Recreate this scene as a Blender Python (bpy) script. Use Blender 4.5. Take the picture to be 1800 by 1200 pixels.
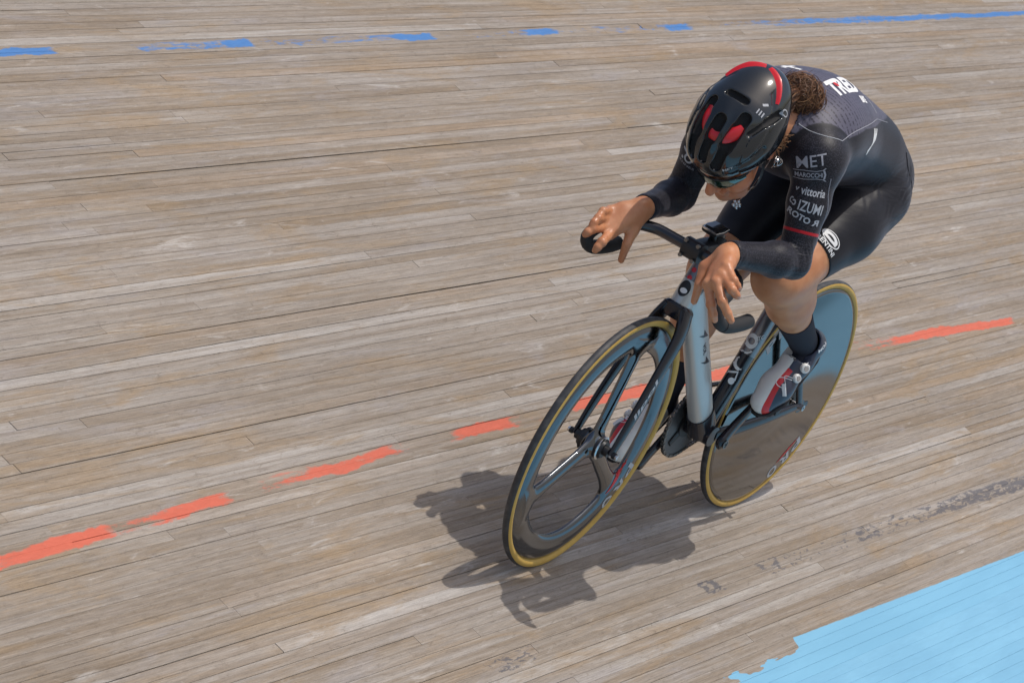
import bpy, bmesh, math, random
import numpy as np
from mathutils import Matrix, Vector
from mathutils.bvhtree import BVHTree

for o in list(bpy.data.objects): bpy.data.objects.remove(o)
random.seed(7); rng = np.random.default_rng(7)
S = bpy.context.scene
COL = S.collection

# ------------------------------------------------------------------ frames of reference
# track frame: x = riding direction (along the boards), y = down the banking to the infield, z = normal of the boards
BANK = math.radians(36.285)
B = Matrix.Rotation(-BANK, 4, 'X')                        # track frame -> world (the banking)
LEAN = math.radians(-10.776)                              # bicycle against the normal of the boards
BL = B @ Matrix.Rotation(-LEAN, 4, 'X')                   # bicycle frame -> world

# ------------------------------------------------------------------ camera
cam = bpy.data.cameras.new('camera'); camo = bpy.data.objects.new('camera', cam); COL.objects.link(camo)
Rc = [(-0.51659952, 0.69019032, 0.50671715), (0.1013389, 0.63692837, -0.76423339), (-0.85020901, -0.34345244, -0.39898002)]
Cc = (7.39191944, 2.21981465, 3.38881651)
mc = Matrix(((Rc[0][0], -Rc[1][0], -Rc[2][0], Cc[0]), (Rc[0][1], -Rc[1][1], -Rc[2][1], Cc[1]), (Rc[0][2], -Rc[1][2], -Rc[2][2], Cc[2]), (0, 0, 0, 1)))
camo.matrix_world = B @ mc
cam.sensor_width = 36.0; cam.lens = 112.834; cam.clip_start = 0.1; cam.clip_end = 3000
cam.dof.use_dof = True; cam.dof.focus_distance = 7.75; cam.dof.aperture_fstop = 14.0
S.camera = camo

# ------------------------------------------------------------------ sky and sun
sa, se = math.radians(210), math.radians(80)
sun_dir = (B.to_3x3() @ Vector((math.cos(se)*math.cos(sa), math.cos(se)*math.sin(sa), math.sin(se)))).normalized()
W = bpy.data.worlds.new('World'); S.world = W; W.use_nodes = True
nt = W.node_tree; bg = nt.nodes['Background']
sky = nt.nodes.new('ShaderNodeTexSky'); sky.sky_type = 'NISHITA'; sky.sun_disc = False
sky.sun_elevation = math.asin(sun_dir.z); sky.sun_rotation = math.atan2(sun_dir.x, sun_dir.y)
sky.altitude = 120; sky.air_density = 1.0; sky.dust_density = 3.5; sky.ozone_density = 1.0
nt.links.new(sky.outputs[0], bg.inputs[0]); bg.inputs[1].default_value = 0.14
sl = bpy.data.lights.new('sun', 'SUN'); sl.energy = 2.9; sl.angle = math.radians(0.5); sl.color = (1.0, 0.955, 0.89)
so = bpy.data.objects.new('sun', sl); COL.objects.link(so); so.rotation_euler = sun_dir.to_track_quat('Z', 'Y').to_euler()
S.view_settings.view_transform = 'Standard'; S.view_settings.look = 'None'; S.view_settings.gamma = 1.0
S.cycles.max_bounces = 6; S.cycles.diffuse_bounces = 3; S.cycles.glossy_bounces = 4; S.cycles.transmission_bounces = 2
S.view_settings.use_curve_mapping = False; S.view_settings.exposure = -0.2

# ------------------------------------------------------------------ node helpers
def srgb(r, g, b):
    f = lambda c: (c/255/12.92) if c/255 <= .04045 else ((c/255+.055)/1.055)**2.4
    return (f(r), f(g), f(b), 1)
def mat(name, col=(.5, .5, .5, 1), rough=.5, metal=0., spec=.5, coat=0., ior=1.5):
    m = bpy.data.materials.new(name); m.use_nodes = True
    p = m.node_tree.nodes['Principled BSDF']
    p.inputs['Base Color'].default_value = col if len(col) == 4 else (*col, 1)
    p.inputs['Roughness'].default_value = rough; p.inputs['Metallic'].default_value = metal
    p.inputs['Specular IOR Level'].default_value = spec; p.inputs['Coat Weight'].default_value = coat
    p.inputs['Coat Roughness'].default_value = .06; p.inputs['IOR'].default_value = ior
    return m
class NB:
    """small node builder"""
    def __init__(s, m): s.t = m.node_tree; s.p = s.t.nodes['Principled BSDF']
    def n(s, kind, **kw):
        x = s.t.nodes.new(kind)
        for k, v in kw.items(): setattr(x, k, v)
        return x
    def link(s, a, b): s.t.links.new(a, b)
    def put(s, sock, v):
        if hasattr(v, 'is_output'): s.link(v, sock)
        else: sock.default_value = v
    def math(s, op, a, b=0., c=0., clamp=False):
        x = s.n('ShaderNodeMath', operation=op); x.use_clamp = clamp
        for i, v in enumerate((a, b, c)): s.put(x.inputs[i], v)
        return x.outputs[0]
    def mix(s, f, a, b, mode='MIX'):
        x = s.n('ShaderNodeMix', data_type='RGBA', blend_type=mode)
        s.put(x.inputs['Factor'], f); s.put(x.inputs['A'], a); s.put(x.inputs['B'], b)
        return x.outputs['Result']
    def noise(s, vec, scale, detail=3, rough=.55, dist=0.):
        x = s.n('ShaderNodeTexNoise'); s.put(x.inputs['Vector'], vec); s.put(x.inputs['Scale'], scale)
        x.inputs['Detail'].default_value = detail; x.inputs['Roughness'].default_value = rough; x.inputs['Distortion'].default_value = dist
        return x.outputs[0]
    def scale(s, vec, v, off=(0, 0, 0)):
        x = s.n('ShaderNodeMapping'); s.put(x.inputs['Vector'], vec); x.inputs['Scale'].default_value = v; x.inputs['Location'].default_value = off
        return x.outputs[0]
    def ramp(s, f, stops, interp='LINEAR'):
        x = s.n('ShaderNodeValToRGB'); x.color_ramp.interpolation = interp
        e = x.color_ramp.elements
        while len(e) < len(stops): e.new(.5)
        for el, (pos, c) in zip(e, stops):
            el.position = pos; el.color = c if len(c) == 4 else (*c, 1)
        s.put(x.inputs[0], f); return x.outputs[0]
    def smooth(s, v, a, b):
        x = s.n('ShaderNodeMapRange'); x.interpolation_type = 'SMOOTHSTEP'
        s.put(x.inputs['Value'], v); x.inputs['From Min'].default_value = a; x.inputs['From Max'].default_value = b
        return x.outputs['Result']
    def obj(s): return s.n('ShaderNodeTexCoord').outputs['Object']
    def sep(s, v):
        x = s.n('ShaderNodeSeparateXYZ'); s.put(x.inputs[0], v); return x.outputs
    def comb(s, a, b, c):
        x = s.n('ShaderNodeCombineXYZ')
        for i, v in enumerate((a, b, c)): s.put(x.inputs[i], v)
        return x.outputs[0]
    def attr(s, name):
        x = s.n('ShaderNodeAttribute'); x.attribute_name = name; return x
    def bump(s, h, strength=.3, dist=.002):
        x = s.n('ShaderNodeBump'); x.inputs['Strength'].default_value = strength; x.inputs['Distance'].default_value = dist
        s.put(x.inputs['Height'], h); s.link(x.outputs[0], s.p.inputs['Normal'])
    def set(s, name, v): s.put(s.p.inputs[name], v)

# ------------------------------------------------------------------ object helpers
def link(name, me, parent=None, m=None, matrix=None):
    o = bpy.data.objects.new(name, me); COL.objects.link(o)
    if m is not None and me is not None:
        for x in (m if isinstance(m, (list, tuple)) else [m]): me.materials.append(x)
    if parent is not None: o.parent = parent
    if matrix is not None: o.matrix_world = matrix
    return o
def mesh(name, v, f, smooth=True, mi=None):
    me = bpy.data.meshes.new(name)
    me.from_pydata([tuple(map(float, p)) for p in v], [], [tuple(int(i) for i in q) for q in f])
    if smooth: me.polygons.foreach_set('use_smooth', [True]*len(me.polygons))
    if mi is not None: me.polygons.foreach_set('material_index', list(mi))
    me.update(); return me
def fast_mesh(name, v, quads, smooth=True):
    me = bpy.data.meshes.new(name); n = len(quads)
    me.vertices.add(len(v)); me.vertices.foreach_set('co', np.asarray(v, np.float32).ravel())
    me.loops.add(n*4); me.loops.foreach_set('vertex_index', np.asarray(quads, np.int32).ravel())
    me.polygons.add(n); me.polygons.foreach_set('loop_start', np.arange(0, n*4, 4, dtype=np.int32))
    if smooth: me.polygons.foreach_set('use_smooth', np.ones(n, bool))
    me.update(calc_edges=True); return me
def tag(o, label=None, cat=None, kind=None, group=None):
    if label: o['label'] = label
    if cat: o['category'] = cat
    if kind: o['kind'] = kind
    if group: o['group'] = group
    return o
def join(parts):
    v = []; f = []
    for pv, pf in parts:
        k = len(v); v += [tuple(p) for p in pv]; f += [tuple(i+k for i in q) for q in pf]
    return v, f
def V(*a): return np.array(a, float)
def unit(a): a = np.asarray(a, float); return a/np.linalg.norm(a)
def catmull(P, n=8, closed=False):
    P = [np.asarray(p, float) for p in P]; out = []; N = len(P)
    for i in range(N if closed else N-1):
        if closed: p0, p1, p2, p3 = P[(i-1) % N], P[i], P[(i+1) % N], P[(i+2) % N]
        else: p0, p1, p2, p3 = P[max(i-1, 0)], P[i], P[i+1], P[min(i+2, N-1)]
        for k in range(n):
            t = k/n
            out.append(.5*((2*p1)+(-p0+p2)*t+(2*p0-5*p1+4*p2-p3)*t*t+(-p0+3*p1-3*p2+p3)*t**3))
    if not closed: out.append(P[-1])
    return out
def sweep(P, ra, rb=None, ref=(0, 1, 0), n=16, caps=True, power=2.0):
    """tube along points P: half-widths ra (along ref side) and rb (other way); scalars or lists"""
    P = [np.asarray(p, float) for p in P]; N = len(P)
    ra = [ra]*N if np.isscalar(ra) else ra; rb = ra if rb is None else ([rb]*N if np.isscalar(rb) else rb)
    v = []; f = []; ref = np.asarray(ref, float); side = None
    for i in range(N):
        t = unit(P[min(i+1, N-1)]-P[max(i-1, 0)])
        s = ref if side is None else side
        s = s-t*(s@t)
        if np.linalg.norm(s) < 1e-4: s = np.cross(t, (0.3, .5, .8))
        s = unit(s); side = s; u = np.cross(t, s)
        for k in range(n):
            a = 2*math.pi*k/n; ca, sa_ = math.cos(a), math.sin(a)
            ca = math.copysign(abs(ca)**(2/power), ca); sa_ = math.copysign(abs(sa_)**(2/power), sa_)
            v.append(P[i]+s*ra[i]*ca+u*rb[i]*sa_)
    for i in range(N-1):
        for k in range(n):
            a = i*n+k; b = i*n+(k+1) % n; f.append((a, b, b+n, a+n))
    if caps: f.append(tuple(range(n))[::-1]); f.append(tuple((N-1)*n+k for k in range(n)))
    return v, f
def lathe(profile, n=96, center=(0, 0, 0), closed=True):
    """profile of (radius, y) revolved about the y axis through center"""
    v = []; f = []; m = len(profile); c = np.asarray(center, float)
    for k in range(n):
        a = 2*math.pi*k/n
        for r, y in profile: v.append(c+V(r*math.cos(a), y, r*math.sin(a)))
    for k in range(n):
        k2 = (k+1) % n
        for j in range(m if closed else m-1):
            j2 = (j+1) % m; f.append((k*m+j, k*m+j2, k2*m+j2, k2*m+j))
    return v, f
def cyl(a, b, r, n=20, r2=None):
    return sweep([a, b], [r, r if r2 is None else r2], n=n, ref=(.31, .52, .79))
def bevel_obj(o, w=.0015, seg=2, ang=35):
    md = o.modifiers.new('bevel', 'BEVEL'); md.width = w; md.segments = seg; md.limit_method = 'ANGLE'; md.angle_limit = math.radians(ang)
    md.harden_normals = False
    return o
def sharp(me, ang=35):
    try: me.set_sharp_from_angle(angle=math.radians(ang))
    except Exception: pass
    return me

# ------------------------------------------------------------------ implicit surfaces
def smin(a, b, k):
    if k <= 0: return np.minimum(a, b)
    h = np.clip(.5+.5*(b-a)/k, 0, 1); return b+(a-b)*h-k*h*(1-h)
def smax(a, b, k): return -smin(-a, -b, k)
def sd_cone(p, a, b, ra, rb):
    """round cone between a and b, p (...,3)"""
    a = np.asarray(a, np.float32); b = np.asarray(b, np.float32)
    ba = b-a; l2 = float(ba@ba); rr = ra-rb; a2 = max(l2-rr*rr, 1e-9); il2 = 1/l2
    pa = p-a; y = pa@ba; z = y-l2
    x2 = ((pa*l2-y[..., None]*ba)**2).sum(-1)
    y2 = y*y*l2; z2 = z*z*l2
    k = np.sign(rr)*rr*rr*x2
    d = (np.sqrt(x2*a2*il2)+y*rr)*il2-ra
    c1 = np.sign(z)*a2*z2 > k; c2 = np.sign(y)*a2*y2 < k
    d = np.where(c2, np.sqrt(x2+y2)*il2-ra, d)
    return np.where(c1, np.sqrt(x2+z2)*il2-rb, d)
def sd_cap(p, a, b, r):
    a = np.asarray(a, float); ba = np.asarray(b, float)-a; pa = p-a; h_ = np.clip(pa@ba/float(ba@ba), 0, 1); q = pa-h_[:, None]*ba
    return np.sqrt(np.einsum('ij,ij->i', q, q))-r
def sd_ell(p, c, R, r):
    """ellipsoid; rows of R are its axes, r its radii"""
    q = (p-np.asarray(c, np.float32))@np.asarray(R, np.float32).T
    r = np.asarray(r, np.float32)
    k0 = np.sqrt(((q/r)**2).sum(-1)); k1 = np.sqrt(((q/(r*r))**2).sum(-1))+1e-9
    return k0*(k0-1)/k1
I3 = np.eye(3)
def surface_nets(D, org, h):
    s = D < 0
    c = np.zeros(tuple(n-1 for n in D.shape), np.int8)
    for i in (0, 1):
        for j in (0, 1):
            for k in (0, 1):
                c += s[i:D.shape[0]-1+i, j:D.shape[1]-1+j, k:D.shape[2]-1+k]
    act = (c > 0) & (c < 8); idx = np.argwhere(act)
    num = np.full(act.shape, -1, np.int32); num[act] = np.arange(len(idx), dtype=np.int32)
    corner = {}
    for i in (0, 1):
        for j in (0, 1):
            for k in (0, 1): corner[i, j, k] = D[idx[:, 0]+i, idx[:, 1]+j, idx[:, 2]+k]
    acc = np.zeros((len(idx), 3)); cnt = np.zeros(len(idx))
    keys = list(corner)
    for a in keys:
        for ax in range(3):
            if a[ax]: continue
            b = list(a); b[ax] = 1; b = tuple(b)
            da, db = corner[a], corner[b]; m = (da < 0) != (db < 0)
            t = np.where(m, da/np.where(m, da-db, 1), 0)
            q = np.tile(np.array(a, float), (len(idx), 1)); q[:, ax] += t
            acc += q*m[:, None]; cnt += m
    v = (idx+acc/cnt[:, None])*h+np.asarray(org)
    quads = []
    for ax in range(3):
        s0 = [slice(None)]*3; s1 = [slice(None)]*3; s0[ax] = slice(0, -1); s1[ax] = slice(1, None)
        e = s[tuple(s0)] != s[tuple(s1)]; ei = np.argwhere(e)
        u, w = [(1, 2), (2, 0), (0, 1)][ax]
        ok = (ei[:, u] > 0) & (ei[:, w] > 0) & (ei[:, u] < D.shape[u]-1) & (ei[:, w] < D.shape[w]-1); ei = ei[ok]
        flip = s[ei[:, 0], ei[:, 1], ei[:, 2]]
        def at(du, dw):
            q = ei.copy(); q[:, u] += du; q[:, w] += dw; return num[q[:, 0], q[:, 1], q[:, 2]]
        Q = np.stack([at(-1, -1), at(0, -1), at(0, 0), at(-1, 0)], 1)
        Q[~flip] = Q[~flip][:, ::-1]; quads.append(Q)
    return v, np.concatenate(quads)
def implicit(name, fn, lo, hi, h, refine=2, normals=True):
    lo = np.asarray(lo, float); hi = np.asarray(hi, float); n = np.ceil((hi-lo)/h).astype(int)+1
    ax = [lo[i]+h*np.arange(n[i]) for i in range(3)]
    P = np.stack(np.meshgrid(*ax, indexing='ij'), -1).astype(np.float32)
    D = fn(P.reshape(-1, 3)).reshape(tuple(n)); v, q = surface_nets(D, lo, h)
    e = h*.4; g = None
    for it in range(refine+1):
        vf = v.astype(np.float64)
        g = np.stack([fn(vf+e*I3[i])-fn(vf-e*I3[i]) for i in range(3)], 1)/(2*e)
        if it == refine: break
        d = fn(vf); gl = (g**2).sum(1)
        v = vf-np.clip(d/np.maximum(gl, .1), -h, h)[:, None]*g*.8
    me = fast_mesh(name, v, q)
    if normals:
        g /= np.linalg.norm(g, axis=1, keepdims=True)+1e-12
        me.normals_split_custom_set_from_vertices([tuple(x) for x in g])
    return me

# ================================================================== MATERIALS
def wood_material(name, lines='', azure=False):
    """weathered pine; lines = which painted line crosses these boards, azure = the ragged edge of the light blue band"""
    m = mat(name, rough=.75, spec=.3); b = NB(m)
    P = b.attr('track_pos').outputs['Vector']                   # position in the track frame
    tv = b.sep(b.attr('tone').outputs['Vector'])                 # random per plank
    off = b.comb(b.math('MULTIPLY', tv[0], 37.), b.math('MULTIPLY', tv[1], 23.), b.math('MULTIPLY', tv[2], 11.))
    add = b.n('ShaderNodeVectorMath', operation='ADD'); b.link(P, add.inputs[0]); b.link(off, add.inputs[1]); Q = add.outputs[0]
    base = b.ramp(tv[0], [(0, (.215, .168, .122)), (.15, (.240, .198, .156)), (.5, (.258, .220, .182)), (.85, (.272, .236, .202)), (.95, (.30, .268, .236)), (1, (.37, .34, .31))])
    base = b.mix(b.math('MULTIPLY', b.smooth(tv[1], .80, .99), .6), base, (.275, .185, .105, 1))
    st1 = b.noise(b.scale(Q, (1.3, 64, 64)), 1.0, 3, .62)          # long streaks
    st2 = b.noise(b.scale(Q, (13, 380, 380)), 1.0, 3, .72, .6)     # grain
    mot = b.noise(b.scale(Q, (24, 66, 66)), 1.0, 5, .78, .8)       # mottling
    mot2 = b.noise(b.scale(P, (1.6, 11, 1)), 1.0, 5, .68, .9)      # wear that ignores the joints
    mot3 = b.noise(b.scale(P, (3.4, 21, 1), (3.1, 7.7, 0)), 1.0, 4, .7, .9)
    big = b.noise(b.scale(P, (.9, 2.2, 1)), 1.0, 2, .5)
    c = b.mix(b.smooth(st1, .34, .70), b.mix(.36, base, (.165, .120, .078, 1)), b.mix(.24, base, (.40, .375, .35, 1)))
    c = b.mix(b.math('MULTIPLY', b.smooth(mot2, .50, .68), .62), c, (.262, .185, .108, 1))        # honey-brown where the weathered skin is gone
    c = b.mix(b.math('MULTIPLY', b.smooth(mot2, .46, .30), .55), c, (.275, .252, .245, 1))        # lavender grey
    c = b.mix(b.math('MULTIPLY', b.smooth(mot3, .60, .74), .62), c, (.43, .40, .37, 1))           # bleached
    c = b.mix(b.math('MULTIPLY', b.smooth(mot, .55, .78), .42), c, (.40, .365, .33, 1))
    c = b.mix(b.math('MULTIPLY', b.smooth(mot, .47, .28), .55), c, (.135, .104, .076, 1))
    gr = b.noise(b.scale(P, (150, 420, 1)), 1.0, 2, .7)
    mm = b.math('MULTIPLY', b.math('ADD', b.math('MULTIPLY_ADD', st2, 1.15, .255), b.math('MULTIPLY', gr, .38)), b.math('MULTIPLY_ADD', big, .40, .80))
    c = b.mix(1., c, b.comb(mm, mm, mm), 'MULTIPLY')
    xy = b.sep(P); X, Y = xy[0], xy[1]; f_az = None
    if lines or azure:
        wear = b.noise(b.scale(Q, (4.2, 30, 30)), 1.0, 4, .62, .3)
        worn = b.noise(b.scale(P, (22, 70, 1)), 1.0, 5, .70, .5)
        lowf = b.noise(b.scale(P, (3.6, 9, 1)), 1.0, 4, .62, .4)
    def paint(c, col, y0, y1, x_lo, x_hi, stops, k=1.0, soft=.09, wk=.45, curve=0., xc=0., wob=.07):
        yy = b.math('ADD', b.math('SUBTRACT', Y, b.math('MULTIPLY', b.math('POWER', b.math('ABSOLUTE', b.math('SUBTRACT', X, xc)), 2.), curve)), b.math('ADD', b.math('MULTIPLY_ADD', lowf, wob, -wob/2), b.math('MULTIPLY_ADD', worn, .02, -.01)))
        band = b.math('MULTIPLY', b.smooth(yy, y0-.003, y0+.003), b.smooth(yy, y1+.003, y1-.003))
        xx = b.math('DIVIDE', b.math('SUBTRACT', X, x_lo), x_hi-x_lo)
        amount = b.ramp(xx, [(max(0, min(1, (p-x_lo)/(x_hi-x_lo))), (a, a, a)) for p, a in stops])
        v = b.math('SUBTRACT', amount, b.math('ADD', b.math('MULTIPLY', wear, wk), b.math('MULTIPLY', worn, 1-wk)))
        f = b.math('MULTIPLY', b.math('MULTIPLY', b.smooth(v, -soft, soft), band), b.math('MULTIPLY', k, b.smooth(b.math('ADD', st2, b.math('MULTIPLY', v, .8)), .22, .50)))
        sh = b.math('MULTIPLY_ADD', mot, .5, .75)
        return b.mix(f, c, b.mix(1., col, b.comb(sh, sh, sh), 'MULTIPLY'))
    RED = (.57, .122, .072, 1); BLU = (.045, .180, .45, 1); BLK = (.075, .076, .092, 1); AZ = (.175, .40, .57, 1)
    # amount .3 = bare, .5 = half worn, .8 = full paint
    if lines == 'red':
        c = paint(c, RED, -.455, -.419, -3.2, 2.8, [(-3.2, .30), (-2.66, .34), (-2.60, .66), (-1.80, .66), (-1.72, .47), (-1.5, .44), (-1.4, .30), (-.74, .30), (-.68, .75), (-.50, .75), (-.14, .66), (.10, .68), (.20, .54), (.26, .36), (.50, .42), (.56, .70), (.74, .72), (.80, .44), (.86, .30), (1.03, .38), (1.10, .60), (1.40, .60), (1.46, .48), (1.62, .44), (1.70, .30), (1.80, .66), (1.98, .60), (2.08, .46), (2.17, .40), (2.22, .70), (2.46, .70), (2.6, .48)], .93, .09, .45, .0095, .2, .05)
    if lines == 'blue':
        c = paint(c, BLU, -2.008, -1.976, -6.5, 1.5, [(-6.5, .64), (-5.5, .62), (-4.3, .57), (-3.6, .52), (-3.2, .44), (-2.80, .32), (-2.76, .66), (-2.64, .66), (-2.58, .44), (-2.2, .42), (-1.86, .38), (-1.82, .68), (-1.68, .68), (-1.62, .44), (-1.10, .36), (-1.05, .70), (-.90, .70), (-.84, .46), (-.3, .43), (-.12, .40), (-.10, .66), (.0, .66), (.03, .50), (.40, .50), (.46, .34), (.76, .30), (.79, .70), (1.1, .68)], .9, .09, .4, 0., 0., .05)
    if lines == 'black':
        c = paint(c, BLK, .190, .236, -2.6, 1.6, [(-2.6, .55), (-1.4, .54), (-1.0, .52), (-.8, .45), (-.4, .48), (-.2, .38), (.0, .45), (.12, .47), (.2, .36), (.38, .33), (.40, .52), (.47, .52), (.49, .3), (1.2, .3), (1.32, .46), (1.45, .46), (1.6, .2)], .75, .03, .12, .006, .4, .03)
    if azure:
        rg = b.noise(b.scale(P, (7, 20, 1)), 1., 3, .5)
        edge = b.math('ADD', Y, b.math('MULTIPLY_ADD', worn, .006, -.003))
        ragx = b.math('MULTIPLY', b.smooth(X, .325, .350), b.math('ADD', b.math('MULTIPLY_ADD', rg, .16, -.052), b.math('MULTIPLY', b.math('SUBTRACT', X, .35), .06)))
        lim = b.math('ADD', b.math('MULTIPLY_ADD', X, -.0150, .4362), b.math('MAXIMUM', ragx, 0.))
        f_az = b.smooth(b.math('SUBTRACT', edge, lim), -.0018, .0018)
        chip = b.math('MULTIPLY', b.smooth(worn, .70, .76), .6)
        c = b.mix(b.math('MULTIPLY', f_az, b.math('SUBTRACT', 1., chip)), c, b.mix(b.smooth(mot2, .35, .7), AZ, (.195, .435, .61, 1)))
        b.set('Roughness', b.mix(f_az, (.78, .78, .78, 1), (.5, .5, .5, 1)))
    b.set('Base Color', c)
    b.bump(st2, .35, .0012)
    return m
M_wood = wood_material('weathered_pine')
M_line = {k: wood_material('weathered_pine_'+k+'_line', k) for k in ('red', 'blue', 'black')}
M_edge = wood_material('weathered_pine_blue_edge', '', True)
def azure_mat():
    m = mat('azure_paint', (.18, .41, .58), .5); b = NB(m); P = b.attr('track_pos').outputs['Vector']
    tv = b.sep(b.attr('tone').outputs['Vector'])
    n1 = b.noise(b.scale(P, (2.3, 9, 1)), 1.0, 4, .66, .7); n2 = b.noise(b.scale(P, (14, 120, 1)), 1.0, 4, .7, .4); n3 = b.noise(b.scale(P, (5, 40, 1)), 1.0, 4, .7, .8)
    c = b.mix(b.smooth(n1, .35, .7), (.172, .395, .565, 1), (.198, .440, .615, 1))
    c = b.mix(b.math('MULTIPLY', tv[0], .14), c, (.215, .46, .63, 1))
    c = b.mix(b.math('MULTIPLY', b.smooth(n3, .60, .74), .16), c, (.10, .23, .33, 1))
    v = b.math('MULTIPLY_ADD', n2, .16, .92); c = b.mix(1., c, b.comb(v, v, v), 'MULTIPLY')
    b.set('Base Color', c); b.set('Roughness', b.math('MULTIPLY_ADD', n1, .2, .38)); b.bump(n2, .25, .001); return m
M_band = azure_mat()
def plank_mat(y):
    if -.50 < y < -.30: return M_line['red']
    if -2.09 < y < -1.90: return M_line['blue']
    if .14 < y < .29: return M_line['black']
    if .385 < y < .56: return M_edge
    return M_band if y >= .56 else M_wood
M_under = mat('dark_batten', (.02, .017, .014), .95, spec=.1)
def concrete_mat():
    m = mat('infield_concrete', (.32, .31, .29), .9); b = NB(m); p = b.obj()
    b.set('Base Color', b.mix(b.noise(p, .6, 5), (.24, .235, .22, 1), (.37, .36, .34, 1))); b.bump(b.noise(p, 60., 3), .2, .003); return m
M_conc = concrete_mat()
M_azure = mat('apron_paint', (.18, .41, .58), .5)

def carbon(name, col, rough, coat=.0, metal=1.0, weave=.0):
    m = mat(name, col, rough, metal, coat=coat); b = NB(m); p = b.obj()
    n1 = b.noise(b.scale(p, (1, 1, 1)), 9., 4)
    b.set('Roughness', b.math('MULTIPLY_ADD', n1, .06, rough-.03))
    dust = b.smooth(b.noise(p, 26., 5, .7), .56, .82)
    b.set('Base Color', b.mix(b.math('MULTIPLY', dust, .22), (*col, 1), (.22, .2, .17, 1)))
    return m
M_disc = carbon('gloss_carbon_disc', (.205, .203, .20), .08)
M_rim = carbon('gloss_carbon_rim', (.15, .157, .167), .12)
M_carbon = mat('satin_carbon', (.014, .014, .018), .28, spec=.6, coat=.5)
M_frameblk = mat('black_frame_paint', (.012, .012, .018), .25, spec=.35, coat=.3)
M_silver = mat('silver_frame_paint', (.50, .51, .50), .36, .45, coat=.35)
M_grey = mat('gunmetal_paint', (.20, .19, .20), .3, .7, coat=.5)
def tread_mat():
    m = mat('tyre_tread', (.035, .036, .04), .6); b = NB(m); p = b.obj()
    b.set('Base Color', b.mix(b.smooth(b.noise(p, 40., 4), .4, .75), (.032, .033, .037, 1), (.075, .073, .072, 1))); return m
M_tread = tread_mat()
def wall_mat():
    m = mat('tan_sidewall', (.46, .29, .07), .55); b = NB(m); p = b.obj()
    b.set('Base Color', b.mix(b.noise(p, 30., 4), (.44, .255, .040, 1), (.60, .385, .085, 1))); return m
M_tan = wall_mat()
M_black = mat('black_plastic', (.014, .014, .016), .42)
M_rubber = mat('black_grip', (.018, .018, .02), .7)
M_steel = mat('steel', (.6, .6, .61), .22, 1.)
M_dsteel = mat('dark_steel', (.20, .19, .18), .34, .85)
M_ring = mat('chainring_alloy', (.13, .13, .135), .42, .6)
M_white = mat('white_print', (.78, .78, .78), .5)
M_greyprint = mat('grey_print', (.42, .43, .46), .55)
M_red = mat('red_paint', (.62, .012, .02), .28, coat=.4)
M_redflat = mat('red_print', (.55, .02, .025), .5)
M_shoew = mat('white_shoe', (.72, .71, .69), .38, coat=.2)
M_shoen = mat('navy_shoe', (.022, .028, .05), .35, coat=.2)
M_sole = mat('black_sole', (.012, .012, .014), .5)
def sock_mat():
    m = mat('navy_sock', (.012, .014, .026), .85); b = NB(m); p = b.obj()
    b.bump(b.noise(b.scale(p, (1, 1, 3)), 420., 2), .25, .001); return m
M_sock = sock_mat()
def skin_mat():
    m = mat('skin', (.52, .255, .135), .42, spec=.45); b = NB(m); p = b.obj()
    n = b.noise(p, 22., 4, .6); n2 = b.noise(p, 130., 3)
    c = b.mix(b.smooth(n, .3, .75), (.47, .190, .088, 1), (.58, .275, .140, 1))
    fl = b.attr('flush').outputs['Fac']
    c = b.mix(b.math('MULTIPLY', fl, .5), c, (.56, .15, .085, 1))
    b.set('Base Color', c); b.set('Roughness', b.math('MULTIPLY_ADD', n, .25, .27))
    b.set('Subsurface Weight', .12); b.p.inputs['Subsurface Radius'].default_value = (.012, .005, .003); b.p.inputs['Subsurface Scale'].default_value = .6
    b.bump(b.math('ADD', n2, b.math('MULTIPLY', b.noise(p, 420., 2), .5)), .12, .001); return m
M_skin = skin_mat()
M_nail = mat('finger_nail', (.60, .36, .26), .25)
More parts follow.
